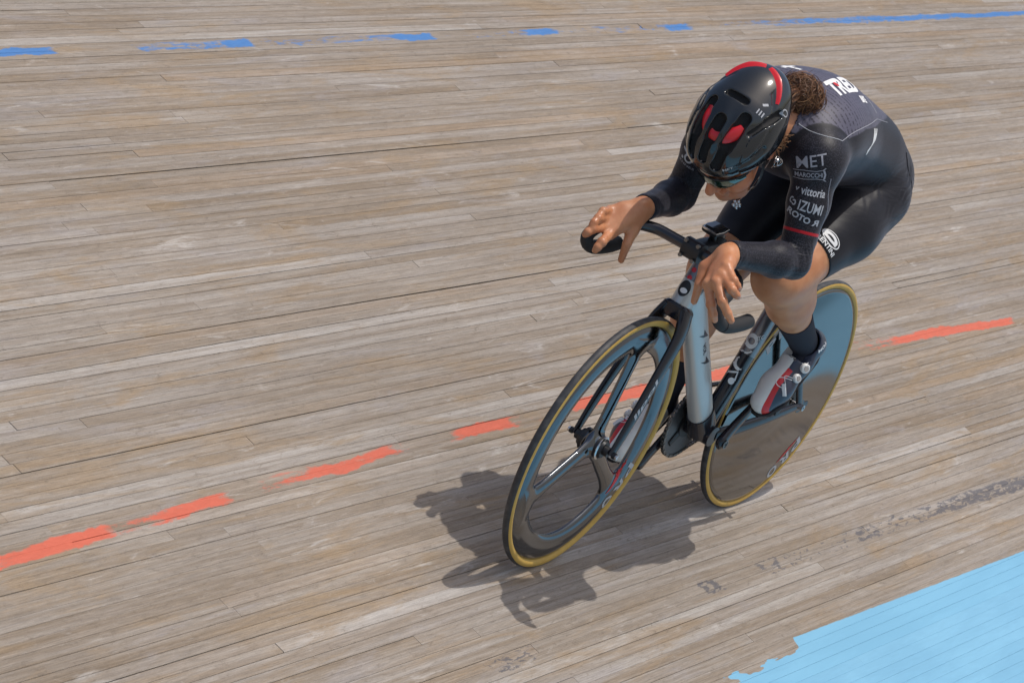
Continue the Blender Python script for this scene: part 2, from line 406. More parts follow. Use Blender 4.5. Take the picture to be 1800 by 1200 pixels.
def suit_mat():
    m = mat('skinsuit_fabric', (.012, .012, .016), .5, spec=.22); b = NB(m); p = b.obj()
    back = b.attr('back').outputs['Fac']; red = b.attr('redband').outputs['Fac']; slv = b.attr('sleeve').outputs['Fac']
    s = b.sep(p)
    # wavy thin lines of the back panel running across the spine
    w = b.noise(b.scale(p, (6, 10, 6)), 1., 3, .5)
    ph = b.math('ADD', b.math('MULTIPLY', s[0], 78.), b.math('MULTIPLY', w, 3.2))
    fr = b.math('FRACT', ph)
    wl = b.noise(b.scale(p, (40, 240, 40)), 1., 3, .7)
    line = b.math('MULTIPLY', b.smooth(b.math('ABSOLUTE', b.math('SUBTRACT', fr, .5)), .22, .10), b.smooth(wl, .40, .58))
    shade = b.noise(p, 9., 3)
    bc = b.mix(shade, (.066, .062, .092, 1), (.118, .113, .152, 1))
    bc = b.mix(b.math('MULTIPLY', line, .92), bc, (.014, .013, .024, 1))
    # mesh of the sleeves
    vor = b.n('ShaderNodeTexVoronoi'); b.link(p, vor.inputs['Vector']); vor.inputs['Scale'].default_value = 300.
    dots = b.smooth(vor.outputs['Distance'], .55, .25)
    blk = b.mix(b.math('MULTIPLY', dots, slv), (.011, .011, .015, 1), (.036, .034, .045, 1))
    c = b.mix(b.smooth(back, .45, .55), blk, bc)
    c = b.mix(b.smooth(red, .45, .55), c, (.45, .012, .02, 1))
    b.set('Base Color', c); b.set('Roughness', .46)
    b.p.inputs['Sheen Weight'].default_value = .16; b.p.inputs['Sheen Roughness'].default_value = .45; b.p.inputs['Sheen Tint'].default_value = (.75, .72, .85, 1)
    fold = b.attr('fold').outputs['Fac']
    wr = b.noise(b.scale(p, (10, 12, 55)), 1., 3, .5, 1.6)
    h = b.math('ADD', b.math('MULTIPLY', b.noise(p, 900., 2), .04), b.math('MULTIPLY', b.math('MULTIPLY', wr, fold), 3.2))
    b.bump(h, .55, .006)
    return m
M_suit = suit_mat()
def hair_mat():
    m = mat('brown_hair', (.11, .05, .025), .42, spec=.5); b = NB(m)
    r = b.n('ShaderNodeHairInfo') if False else b.attr('tone')
    t = b.sep(r.outputs['Vector'])[0]
    b.set('Base Color', b.ramp(t, [(0, (.035, .013, .007)), (.4, (.11, .045, .020)), (.75, (.22, .10, .045)), (1, (.42, .23, .11))])); return m
M_hair = hair_mat()
M_helmet = mat('helmet_shell', (.010, .012, .014), .12, spec=.5, coat=.5)
M_foam = mat('helmet_lining', (.008, .008, .009), .8)
M_lens = mat('green_lens', (.02, .075, .05), .06, .6, coat=1.)
M_glassf = mat('screen_glass', (.01, .01, .012), .08, coat=1.)

# ================================================================== THE TRACK
PW = .0295
track = link('track', mesh('track', *join([sweep([(-14, -3.2, -.032), (11, -3.2, -.032)], 3.75, .010, n=4, power=2)] )), None, M_under)
# (a plain slab of battens under the boards)
sv = [(-14, -6.6, -.024), (11, -6.6, -.024), (11, 1.18, -.024), (-14, 1.18, -.024), (-14, -6.6, -.12), (11, -6.6, -.12), (11, 1.18, -.12), (-14, 1.18, -.12)]
box_f = [(0, 1, 2, 3), (7, 6, 5, 4), (0, 4, 5, 1), (1, 5, 6, 2), (2, 6, 7, 3), (3, 7, 4, 0)]
old = track.data; track.data = mesh('track', sv, box_f, False); track.data.materials.append(M_under); bpy.data.meshes.remove(old)
track.matrix_world = B; tag(track, 'banked velodrome track of weathered narrow pine boards', kind='structure')
band = link('blue_band', mesh('blue_band', [(-14, .43, -.0235), (11, .43, -.0235), (11, 1.17, -.0235), (-14, 1.17, -.0235)], [(0, 1, 2, 3)], False), None, M_under)
band.matrix_world = B; tag(band, 'light blue painted inner band along the foot of the track', kind='structure')

def plank_geo(x0, x1, y0, y1, z):
    """a board with slightly wavering edges"""
    c = .0006; t = .019; w = .0008; v = []; f = []; K = 4; g_ = random.choice((.00002, .00003, .0001, .0002, .0005, .0012)); g2 = random.choice((.00002, .00005, .0002, .0007))
    for k in range(K):
        x = x0+(x1-x0)*k/(K-1); a = y0+abs(random.gauss(0, g_))*(random.random() < .6); b_ = y1-abs(random.gauss(0, g2))*(random.random() < .6); zz = z+random.gauss(0, .0001)
        if y0 > .41: a, b_ = y0, y1
        v += [(x, a, zz-t), (x, b_, zz-t), (x, b_, zz-c), (x, b_-w, zz), (x, a+w, zz), (x, a, zz-c)]
    for k in range(K-1):
        for i in range(6): j = (i+1) % 6; f.append((6*k+i, 6*k+j, 6*k+j+6, 6*k+i+6))
    f.append((5, 4, 3, 2, 1, 0)); f.append(tuple(6*(K-1)+i for i in range(6)))
    return v, f
def plank_mesh(name, items, mats):
    v = []; f = []; tone = []; mi = []
    for geo, tn, k_ in items:
        k = len(v); v += geo[0]; f += [tuple(i+k for i in q) for q in geo[1]]; tone += [tn]*len(geo[0]); mi += [k_]*len(geo[1])
    me = mesh(name, v, f, False, mi)
    a = me.attributes.new('tone', 'FLOAT_VECTOR', 'POINT'); a.data.foreach_set('vector', np.array(tone, np.float32).ravel())
    a = me.attributes.new('track_pos', 'FLOAT_VECTOR', 'POINT'); a.data.foreach_set('vector', np.array(v, np.float32).ravel())
    for m in mats: me.materials.append(m)
    return me
Rn = np.array(Rc); Cn = np.array(Cc)
def seen(x0, x1, y):
    """visible length in the photograph's picture times its width there (0 = outside)"""
    xs = np.linspace(x0, x1, 24); P = np.stack([xs, np.full(24, y), np.zeros(24)], 1)
    q = (P-Cn)@Rn.T; u = 900+5641.7*q[:, 0]/q[:, 2]; w = 600+5641.7*q[:, 1]/q[:, 2]
    ok = (u > 0) & (u < 1800) & (w > 0) & (w < 1200)
    return ok.mean()*(x1-x0)/np.mean(q[:, 2])**2
planks = []
nrow0 = int(-6.5/PW); nrow1 = int(1.15/PW)
for r in range(nrow0, nrow1):
    y0 = r*PW+.0175
    x = -13.8+random.random()*3
    drift = random.uniform(-.0008, .0008)
    while x < 10.5:
        L = random.choice((random.uniform(1.0, 2.2), random.uniform(2.0, 4.0), random.uniform(3.0, 5.0)))
        x1 = min(x+L, 10.9)
        g0 = random.choice((.00004, .00004, .00006, .0001, .0002, .0006)); g1 = random.choice((.00004, .00004, .0001, .0001, .0004))
        if y0 > .41: g0, g1 = random.choice((.00004, .00004, .0001, .0002)), .00004
        z = random.gauss(0, .00035 if y0 < .41 else .0001)
        planks.append((x+(.0008 if y0 < .41 else .0002), x1-(.0004 if y0 < .41 else 0.), y0+g0, y0+PW-g1, z, (random.random()**1.0, random.random(), random.random())))
        x = x1
planks = [p for p in planks if p[1]-p[0] > .2]
score = [seen(p[0], p[1], (p[2]+p[3])/2) for p in planks]
order = sorted(range(len(planks)), key=lambda i: -score[i])
single = set(order[:300])
rest = {'track': [], 'blue_band': []}; allm = [M_wood, M_line['red'], M_line['blue'], M_line['black'], M_edge, M_band]
for i, p in enumerate(planks):
    x0, x1, y0, y1, z, tn = p
    par = band if y0 > .42 else track; m_ = plank_mat((y0+y1)/2)
    if i in single: link('plank', plank_mesh('plank', [(plank_geo(x0, x1, y0, y1, z), tn, 0)], [m_]), par)
    else: rest[par.name].append((plank_geo(x0, x1, y0, y1, z), tn, allm.index(m_)))
for par in (track, band): tag(link('planks', plank_mesh('planks', rest[par.name], allm), par), kind='stuff')

# infield: flatter blue apron, then concrete
yk = 1.19; foot = B @ Vector((0, yk, 0)); ap = []
va = []; fa = []
for i, (dy, dz) in enumerate([(0, 0), (.25, -.12), (.6, -.21), (1.1, -.27)]):
    for j in range(2): va.append(((-14, 11)[j], foot.y+dy, foot.z+dz))
for i in range(3): fa.append((2*i, 2*i+1, 2*i+3, 2*i+2))
tag(link('apron', mesh('apron', va, fa), None, M_azure), 'light blue painted apron between banking and infield', kind='structure')
zg = foot.z-.275
tag(link('ground', mesh('ground', [(-900, -900, zg), (900, -900, zg), (900, 900, zg), (-900, 900, zg)], [(0, 1, 2, 3)], False), None, M_conc), 'grey concrete infield ground', kind='structure')
# ================================================================== THE BICYCLE
WB, R0, r0 = .97662, .3225, .0115
HR = R0+r0
STEER = math.radians(2.07)
HA = math.radians(74)
Mst = Matrix.Translation((WB, 0, HR)) @ Matrix.Rotation(STEER, 4, Vector((-math.cos(HA), 0, math.sin(HA))))
BB = V(.395, 0, .285)
CR = V(-.108, 0, .1245)                                  # left crank, the right one is opposite
bike = link('bicycle', None); bike.matrix_world = BL; bike.empty_display_size = .1
tag(bike, 'black and silver track bicycle with a three-spoke front wheel and a solid rear disc', 'bicycle')
def part(name, vf, m, parent=bike, smooth=True, ang=40, xf=None):
    me = mesh(name, vf[0], vf[1], smooth)
    if smooth: sharp(me, ang)
    if xf is not None: me.transform(xf)
    return link(name, me, parent, m)

# --- wheels
def tyre_mesh(name, xf):
    n, k = 160, 20; v = []; f = []; mi = []
    for i in range(n):
        a = 2*math.pi*i/n
        for j in range(k):
            p = 2*math.pi*j/k; r = R0+r0*math.cos(p)
            v.append((r*math.cos(a), r0*.98*math.sin(p), r*math.sin(a)))
    for i in range(n):
        for j in range(k):
            j2 = (j+1) % k; i2 = (i+1) % n; f.append((i*k+j, i2*k+j, i2*k+j2, i*k+j2))
            pm = math.degrees(2*math.pi*(j+.5)/k); pm = min(pm, 360-pm); mi.append(0 if pm < 62 else 1)
    me = mesh(name, v, f, True, mi); me.flip_normals(); me.transform(xf); me.materials.append(M_tread); me.materials.append(M_tan); return me
def spoke_wheel(p):
    x, y, z = p[:, 0], p[:, 1], p[:, 2]; r = np.sqrt(x*x+z*z)
    def ell2(dr, yy, a, b):
        k0 = np.sqrt((dr/a)**2+(yy/b)**2); k1 = np.sqrt((dr/(a*a))**2+(yy/(b*b))**2)+1e-9; return k0*(k0-1)/k1
    d = ell2(r-.2795, y, .0345, .0118)
    hub = np.maximum(np.abs(y)-.018, r-.022)
    for ang in (94, -26.5, -143):
        a = math.radians(ang); u = x*math.cos(a)+z*math.sin(a); w = -x*math.sin(a)+z*math.cos(a)
        flare = .0215+.018*np.clip((u-.17)/.10, 0, 1)**2+.008*np.clip((.07-u)/.06, 0, 1)
        s = ell2(w, y, flare, .0100)
        s = np.maximum(s, np.maximum(-u, u-.275))
        d = smin(d, s, .016)
    return smin(d, hub-.004, .014)
wm = implicit('rim', spoke_wheel, (-.325, -.036, -.325), (.325, .036, .325), .0030)
wm.transform(Mst.to_3x3().to_4x4()); wm.transform(Matrix.Translation((WB, 0, HR)))
fwheel = link('front_wheel', wm, bike, M_rim); tag(fwheel, 'front wheel with three broad carbon spokes')
link('tyre', tyre_mesh('tyre', Mst), fwheel)
part('hub_shell', lathe([(.012, -.034), (.021, -.034), (.0235, -.0275), (.0285, -.0255), (.0285, .0255), (.0235, .0275), (.021, .034), (.012, .034)], 40), M_black, fwheel, xf=Mst)
part('hub_ring', lathe([(.0255, .0245), (.0298, .0245), (.0298, .0262), (.0255, .0280)], 48), M_steel, fwheel, xf=Mst)
part('axle', join([cyl((0, -.066, 0), (0, .066, 0), .0048), cyl((0, -.0655, 0), (0, -.0575, 0), .0085, 6), cyl((0, .0575, 0), (0, .0655, 0), .0085, 6), cyl((0, .030, 0), (0, .047, 0), .0125), cyl((0, -.047, 0), (0, -.030, 0), .0125)]), M_black, fwheel, ang=30, xf=Mst)
for s in (1, -1): part('axle_nut', cyl((0, s*.066, 0), (0, s*.0705, 0), .0062, 14), M_steel, fwheel, ang=30, xf=Mst)
Mr = Matrix.Translation((0, 0, HR))
prof = []
for i in range(25):
    t = i/24; r = .026+t*(.3135-.026); prof.append((r, .0108+.0100*(1-t)**1.25*(1-.12*t)))
full = prof+[(r, -y) for r, y in prof[::-1]]
rw = mesh('rear_wheel', *lathe(full, 160)); rw.flip_normals(); rw.transform(Mr)
rwheel = link('rear_wheel', rw, bike, M_disc); tag(rwheel, 'solid glossy carbon disc rear wheel')
link('tyre', tyre_mesh('tyre', Mr), rwheel)
part('hub_shell', lathe([(.010, -.036), (.027, -.036), (.030, -.020), (.030, .020), (.027, .036), (.010, .036)], 40), M_black, rwheel, xf=Mr)
part('axle', join([cyl((0, -.074, 0), (0, .074, 0), .005), cyl((0, -.074, 0), (0, -.064, 0), .0090, 6), cyl((0, .064, 0), (0, .074, 0), .0090, 6)]), M_steel, rwheel, ang=30, xf=Mr)
def sprocket(n, rad, thick, depth, inner):
    v = []; f = []; N = n*4
    for k in range(N):
        a = 2*math.pi*k/N; r = rad+(depth if k % 4 in (0, 1) else -depth)
        for rr, y in ((inner, -thick/2), (r, -thick/2), (r, thick/2), (inner, thick/2)): v.append((rr*math.cos(a), y, rr*math.sin(a)))
    for k in range(N):
        k2 = (k+1) % N
        for j in range(4): j2 = (j+1) % 4; f.append((k*4+j, k*4+j2, k2*4+j2, k2*4+j))
    return v, f
part('sprocket', sprocket(14, .0285, .003, .0028, .017), M_dsteel, rwheel, ang=25, xf=Mr @ Matrix.Translation((0, -.045, 0)))

# --- frame
frame = part('frame', join([cyl((BB[0], -.036, BB[2]), (BB[0], .036, BB[2]), .027, 32),
                            sweep([BB+V(0, 0, .0), BB+V(.020, 0, .024), BB+V(.055, 0, .060)], [.030, .031, .029], [.036, .040, .038], n=24, power=2.4)]), M_frameblk)
tag(frame, 'silver and black aero frame')
def tube(name, pts, ra, rb, m, parent=frame, n=24, power=2.3, k=6, ref=(0, 1, 0)):
    N = len(pts); P = catmull(pts, k)
    xa = np.interp(np.linspace(0, N-1, len(P)), range(N), ra); xb = np.interp(np.linspace(0, N-1, len(P)), range(N), rb)
    return part(name, sweep(P, list(xa), list(xb), ref=ref, n=n, power=power), m, parent)
hax = V(-math.cos(HA), 0, math.sin(HA)); hb = V(.8325, 0, .690)
tube('down_tube', [BB+V(.040, 0, .043), BB+V(.13, 0, .14), BB+V(.27, 0, .290), BB+V(.365, 0, .392), BB+V(.402, 0, .434)], [.0255, .0250, .0245, .0240, .022], [.036, .038, .038, .038, .034], M_silver)
tube('head_tube', [hb-hax*.004, hb+hax*.03, hb+hax*.07, hb+hax*.128], [.0245, .0245, .0225, .021], [.034, .031, .028, .026], M_silver)
tube('head_tube_sleeve', [hb+hax*.058, hb+hax*.125], [.0238, .0222], [.0300, .0272], M_grey, k=4)
tube('top_tube', [hb+hax*.098+V(-.005, 0, 0), V(.55, 0, .782), V(.245, 0, .765)], [.020, .018, .016], [.028, .024, .022], M_frameblk)
tube('seat_tube', [BB+V(-.008, 0, .018), V(.348, 0, .42), V(.302, 0, .565), V(.262, 0, .69), V(.235, 0, .785)], [.0195, .0185, .018, .0175, .017], [.036, .036, .034, .030, .028], M_frameblk)
tube('seat_tube_sleeve', [V(.3255, 0, .492), V(.302, 0, .565), V(.283, 0, .625)], [.0192, .0186, .0183], [.0348, .0344, .0340], M_grey, k=5)
for s in (1, -1):
    tube('chain_stay', [BB+V(-.015, s*.030, 0), BB+V(-.09, s*.040, .008), V(.15, s*.056, .317), V(.0, s*.060, HR)], [.0085, .0085, .0080, .0060], [.018, .019, .016, .013], M_frameblk)
    tube('seat_stay', [V(.262, s*.016, .690), V(.22, s*.038, .630), V(.10, s*.052, .468), V(.002, s*.060, HR+.004)], [.0075, .0075, .0070, .0060], [.015, .014, .013, .012], M_frameblk)
    part('dropout', join([cyl((-.0, s*.0565, HR), (.0, s*.0635, HR), .019, 24), sweep([(.0, s*.060, HR), (-.042, s*.060, HR-.002)], .0034, .012, n=10)]), M_frameblk, frame)
tube('seat_post', [V(.238, 0, .775), V(.203, 0, .893)], [.012, .012], [.022, .020], M_carbon, bike, k=3)
sd = []
for x, w, z, hh in [(.335, .012, .925, .010), (.31, .019, .932, .013), (.25, .024, .934, .015), (.19, .036, .934, .017), (.13, .060, .938, .018), (.085, .068, .943, .018), (.055, .060, .944, .014), (.045, .042, .944, .008)]: sd.append((x, w, z, hh))
part('saddle', sweep([(a[0], 0, a[2]-.012) for a in sd], [a[1] for a in sd], [a[3] for a in sd], n=24, power=2.5), M_black)
# --- fork
crown = part('fork', join([sweep(catmull([hb-hax*.040, hb-hax*.026, hb-hax*.010, hb-hax*.002], 4), list(np.interp(np.linspace(0, 3, 13), range(4), [.030, .0405, .0365, .0262])), list(np.interp(np.linspace(0, 3, 13), range(4), [.022, .0310, .0345, .0352])), n=28, power=2.8)]), M_frameblk)
for s in (1, -1):
    P = catmull([hb-hax*.012+V(.002, s*.022, 0), hb-hax*.048+V(.002, s*.0345, 0), hb-hax*.090+V(.006, s*.0425, 0), V(.905, s*.049, .515), V(.948, s*.053, .405), V(WB-.002, s*.0535, HR-.004)], 6)
    n_ = len(P); part('fork_blade', sweep(P, list(np.interp(np.linspace(0, 5, n_), range(6), [.014, .0120, .0100, .0088, .0078, .0058])), list(np.interp(np.linspace(0, 5, n_), range(6), [.032, .0305, .0265, .0215, .0180, .0135])), n=20, power=2.2), M_frameblk, crown)
# --- drive train
cs = Matrix.Translation((BB[0], -.045, BB[2]))
ring = part('chainring', sprocket(49, .0985, .0034, .0022, .030), M_ring, ang=25, xf=cs)
tag(ring, 'dark toothed chainring')
sp = []
for k in range(4):
    a = math.radians(42+90*k); sp.append(sweep([(.0*math.cos(a), -.006, .0), (.075*math.cos(a), -.0055, .075*math.sin(a))], [.012, .009], [.004, .003], ref=(-math.sin(a), 0, math.cos(a)), n=10))
sp += [sweep([(.0, .0045, .0), (.078*math.cos(math.radians(42+90*k)), .0042, .078*math.sin(math.radians(42+90*k)))], [.017, .010], [.0035, .0028], ref=(-math.sin(math.radians(42+90*k)), 0, math.cos(math.radians(42+90*k))), n=10) for k in range(4)]+[lathe([(.004, .002), (.040, .002), (.042, .0085), (.004, .0085)], 32)]
part('spider', join(sp), M_black, ring, xf=cs)
for k in range(4):
    a = math.radians(42+90*k); part('chainring_bolt', cyl((.062*math.cos(a), -.010, .062*math.sin(a)), (.062*math.cos(a), .004, .062*math.sin(a)), .0055, 14), M_dsteel, ring, ang=30, xf=cs)
for s, d in ((1, CR), (-1, -CR)):
    e = BB+d; ys = .0615 if s > 0 else -.0625
    P = [BB+V(0, ys, 0)-unit(d)*.016, BB+V(0, ys, 0), BB+V(0, ys, 0)+d*.25, BB+V(0, ys+s*.004, 0)+d*.7, e+V(0, ys+s*.006, 0), e+V(0, ys+s*.006, 0)+unit(d)*.011]
    P = catmull(P, 5); n_ = len(P)
    ca = part('crank_arm', sweep(P, list(np.interp(np.linspace(0, 5, n_), range(6), [.006, .012, .0095, .0080, .0085, .005])), list(np.interp(np.linspace(0, 5, n_), range(6), [.012, .0215, .0175, .0145, .0155, .008])), n=20, power=2.6), M_frameblk)
    part('crank_bolt', lathe([(.004, s*.0), (.0115, 0), (.0115, s*.0022), (.0085, s*.0022), (.0085, s*.0008), (.004, s*.0008)], 28, BB+V(0, ys+s*.0118, 0)), M_dsteel, ca)
    pv = []
    c0 = e+V(0, s*.098, 0)
    tdir = unit(V(.164, 0, -.206)) if s > 0 else unit(V(.86, 0, -.51)); up = np.cross(tdir, (0, 1, 0)); up = up if up[2] > 0 else -up
    body_ = sweep([c0-V(0, .026, 0)*1, c0+V(0, .030, 0)], .030, .009, ref=tdir, n=14, power=3)
    part('pedal', join([body_, cyl(e+V(0, s*.066, 0), e+V(0, s*.120, 0), .0075, 14)]), M_black)
# chain
def chain_path():
    c1 = (BB[0], BB[2]); c2 = (0., HR); R1, R2 = .0992, .0300
    dx, dz = c2[0]-c1[0], c2[1]-c1[1]; L = math.hypot(dx, dz); base = math.atan2(dz, dx); off = math.acos((R1-R2)/L)
    pts = []
    aU, aL = base-off, base+off       # the two tangent directions
    A = lambda c, R, a: np.array((c[0]+R*math.cos(a), -.045, c[1]+R*math.sin(a)))
    a = aU
    # around the ring from the lower tangent to the upper one, the long way (front)
    arc1 = [A(c1, R1, t) for t in np.linspace(aL-2*math.pi, aU, 90)]
    arc2 = [A(c2, R2, t) for t in np.linspace(aU, aL, 24)]
    return arc1+[arc1[-1]+(arc2[0]-arc1[-1])*t for t in np.linspace(0, 1, 60)[1:-1]]+arc2+[arc2[-1]+(arc1[0]-arc2[-1])*t for t in np.linspace(0, 1, 60)[1:-1]]
cp = np.array(chain_path()+[chain_path()[0]]); sl_ = np.concatenate([[0], np.cumsum(np.linalg.norm(np.diff(cp, axis=0), axis=1))])
npin = int(round(sl_[-1]/.0127)/2)*2; pin = np.stack([np.interp(np.linspace(0, sl_[-1], npin, endpoint=False), sl_, cp[:, i]) for i in range(3)], 1)
lk = []
for i in range(npin):
    a, b_ = pin[i], pin[(i+1) % npin]; y = .0042 if i % 2 else .0028; ext = unit(b_-a)*.0042
    for s in (1, -1): lk.append(sweep([a-ext+V(0, s*y, 0), b_+ext+V(0, s*y, 0)], .0007, .0044, n=6))
    lk.append(cyl(a-V(0, .0052, 0), a+V(0, .0052, 0), .0032, 8))
part('chain', join(lk), M_dsteel, smooth=False)
# --- cockpit
st = hb+hax*.152; cl = V(.886, 0, .836)
stem = part('stem', join([sweep(catmull([st+V(-.006, 0, 0), st+V(.03, 0, .002), cl+V(-.02, 0, 0), cl+V(-.004, 0, 0)], 4), [.019, .018, .021, .024]+[.024]*9, [.019, .0165, .016, .019]+[.019]*9, n=20, power=3), cyl(hb+hax*.126, hb+hax*.180, .0195, 28)]), M_black)
part('faceplate', sweep([cl+V(.006, -.024, 0), cl+V(.006, .024, 0)], .020, .0235, ref=(1, 0, 0), n=18, power=3), M_black, stem)
for sy in (1, -1):
    for sz in (1, -1): part('stem_bolt', cyl(cl+V(.024, sy*.017, sz*.019), cl+V(.031, sy*.017, sz*.019), .0048, 12), M_dsteel, stem, ang=30)
part('top_cap', cyl(hb+hax*.180, hb+hax*.187, .0125, 24), M_dsteel, stem, ang=30)
bar = [V(.886, 0, .836), V(.884, .06, .836), V(.890, .105, .836), V(.932, .148, .832), V(.992, .166, .824), V(1.030, .172, .803), V(1.037, .180, .779), V(1.015, .188, .757), V(.965, .190, .748), V(.925, .190, .7475)]
barL = catmull(bar, 6); barO = catmull([V(.886, 0, .836), V(.884, .06, .834), V(.890, .115, .832), V(.930, .168, .822), V(.990, .190, .808), V(1.026, .194, .792), V(1.036, .193, .776), V(1.015, .191, .757), V(.965, .190, .748), V(.925, .190, .7475)], 6); barR = [p*V(1, -1, 1) for p in barO[::-1]]
hbar = part('handlebar', sweep(barR[:-1]+barL, .0135, n=18, ref=(0, 0, 1)), M_carbon)
tag(hbar, 'black drop handlebar')
for s in (1, -1):
    P = [p*V(1, s, 1) for p in catmull([V(1.010, .190, .755), V(.985, .190, .7505), V(.945, .190, .748), V(.905, .190, .749), V(.878, .190, .752), V(.872, .190, .753)], 5)]
    n_ = len(P); part('grip', sweep(P, list(np.interp(np.linspace(0, 5, n_), range(6), [.0155, .0172, .0172, .0175, .0172, .009])), n=20), M_rubber, hbar)
    part('bar_tape', sweep([p*V(1, s, 1) for p in (barL if s > 0 else barO)[16:44]], .0152, n=18, ref=(0, 0, 1)), M_rubber, hbar)
# computer on its mount
cm = part('bike_computer', sweep([V(.800, 0, .888), V(.826, 0, .884), V(.852, 0, .880)], [.021, .024, .021], [.007, .0085, .007], n=20, power=3.4), M_black)
part('screen', sweep([V(.806, 0, .896), V(.846, 0, .890)], [.0175, .0175], [.0012, .0012], n=4, power=2), M_glassf, cm)
part('bezel', sweep([V(.797, 0, .8915), V(.826, 0, .8875), V(.855, 0, .8835)], [.0215, .0247, .0215], [.0026, .0026, .0026], n=20, power=3.4), M_steel, cm)
part('mount', sweep([V(.812, 0, .846), V(.824, 0, .878)], .010, .008, n=12), M_black, cm)
# ================================================================== THE RIDER
hipL, hipR = V(.235, .088, .998), V(.235, -.088, .998)
kneeL, ankL = V(.592, .100, .787), V(.303, .110, .591)
kneeR, ankR = V(.516, -.092, .700), V(.440, -.113, .330)
heelL, toeL = V(.221, .120, .583), V(.380, .120, .383)
tR = unit(V(.86, 0, -.51)); upR = V(.51, 0, .86); ballR = V(.523, -.118, .193); toeR = ballR+tR*.08; heelR = toeR-tR*.26
shL, shR = V(.742, .132, 1.128), V(.735, -.145, 1.105)
elL, elR = V(.778, .190, .897), V(.690, -.178, .872)
wrL, wrR = V(1.000, .128, .904), V(.915, -.149, .868)
HCX = V(.9, -.022, 1.1462)                                  # centre of the helmet
hf, hl_, hu = V(.60, 0, -.80), V(0, 1, 0), V(.80, 0, .60); HA3 = np.stack([hf, hl_, hu])
HD = HCX-hu*.02                                             # centre of the head
def hp(f, l, u): return HD+hf*f+hl_*l+hu*u
LH = {'wrist': (1.000, .128, .904), 'th0': (1.030, .103, .859), 'th1': (1.050, .115, .823), 'th2': (1.045, .118, .781),
      'i0': (1.085, .151, .846), 'i1': (1.100, .182, .814), 'i2': (1.075, .194, .779), 'm0': (1.090, .169, .861), 'm1': (1.105, .206, .835), 'm2': (1.085, .235, .801),
      'r0': (1.075, .169, .878), 'r1': (1.095, .211, .867), 'r2': (1.070, .220, .852), 'p0': (1.060, .165, .895), 'p1': (1.080, .200, .883), 'p2': (1.060, .210, .867)}
RH = {'wrist': (.915, -.149, .868), 'th0': (.945, -.137, .818), 'th1': (.965, -.127, .791), 'th2': (.955, -.129, .746),
      'i0': (1.000, -.161, .801), 'i1': (1.055, -.145, .793), 'i2': (1.065, -.148, .771), 'm0': (1.000, -.178, .810), 'm1': (1.055, -.179, .809), 'm2': (1.070, -.184, .793),
      'r0': (.990, -.189, .826), 'r1': (1.040, -.184, .832), 'r2': (1.060, -.183, .816), 'p0': (.975, -.194, .842), 'p1': (1.020, -.190, .846), 'p2': (1.035, -.186, .831)}
prims = []            # (group, kind, args, blend)
def cone(g, a, b, ra, rb, k=.03): prims.append((g, 'c', (np.array(a, float), np.array(b, float), ra, rb), k))
def ell(g, c, r, R=I3, k=.04): prims.append((g, 'e', (np.array(c, float), np.array(R, float), np.array(r, float)), k))
def rotxz(deg):      # axes of an ellipsoid pitched about y
    a = math.radians(deg); return np.array([[math.cos(a), 0, math.sin(a)], [0, 1, 0], [-math.sin(a), 0, math.cos(a)]])
# torso, bent forward over the bars
ell('torso', (.222, 0, 1.012), (.130, .150, .118), rotxz(20), .0)
ell('torso', (.175, .068, .985), (.096, .076, .108), rotxz(10), .05)
ell('torso', (.175, -.068, .985), (.096, .076, .108), rotxz(10), .05)
for s in (1, -1): ell('torso', (.280, s*.056, 1.083), (.112, .072, .078), rotxz(22), .05)
ell('torso', (.345, 0, 1.090), (.150, .130, .106), rotxz(25), .06)
ell('torso', (.480, 0, 1.130), (.155, .136, .112), rotxz(18), .07)
ell('torso', (.590, 0, 1.143), (.150, .150, .120), rotxz(4), .07)
ell('torso', (.680, 0, 1.135), (.110, .155, .095), rotxz(-5), .06)
ell('torso', (.66, .080, 1.160), (.10, .070, .065), rotxz(-5), .05)
ell('torso', (.66, -.080, 1.150), (.10, .070, .065), rotxz(-5), .05)
ell('torso', (.600, .075, 1.165), (.11, .06, .075), rotxz(4), .04)
ell('torso', (.600, -.075, 1.160), (.11, .06, .075), rotxz(4), .04)
# legs
for s, hip, kn, an in ((1, hipL, kneeL, ankL), (-1, hipR, kneeR, ankR)):
    d = unit(kn-hip); m1 = hip+(kn-hip)*.35
    cone('thigh', hip+V(.01, s*.004, -.012), m1+V(0, s*.004, -.010), .094, .092, .016); cone('thigh', m1+V(0, s*.004, -.010), kn-d*.05, .094, .064, .03)
    ell('thigh', hip+(kn-hip)*.62+V(.0, s*.024, .022), (.085, .040, .042), np.stack([d, np.array((0, 1., 0)), unit(np.cross(d, (0, 1, 0)))]), .03)
    cone('shin', kn-d*.05, kn+d*.004, .064, .060, .03)
    sdv = unit(an-kn); bk = unit(np.cross(np.cross(d, sdv), sdv)); bk = -bk if (bk@d) > 0 else bk       # calf side
    bkc = -unit(d-sdv*(d@sdv))
    cone('shin', kn, kn+(an-kn)*.40, .057, .050, .03); cone('shin', kn+(an-kn)*.40, an, .050, .0335, .03)
    ell('shin', kn+(an-kn)*.30+bkc*.032+V(0, s*.008, 0), (.042, .047, .100), np.stack([unit(np.cross(sdv, (0, 1, 0))), np.array((0, 1., 0)), sdv]), .03)
    ell('shin', kn-bkc*.012+d*.012, (.033, .033, .036), I3, .02)
# feet
for hee, toe, an in ((heelL, toeL, ankL), (heelR, toeR, ankR)):
    t = unit(toe-hee); upv = np.cross(t, (0, 1, 0)); upv = upv if upv[2] > 0 else -upv
    cone('foot', an, hee+t*.045+upv*.032, .030, .024, .012); cone('foot', hee+t*.035+upv*.032, toe-t*.075+upv*.028, .024, .024, .008); cone('foot', toe-t*.075+upv*.026, toe-t*.036+upv*.022, .027, .017, .008)
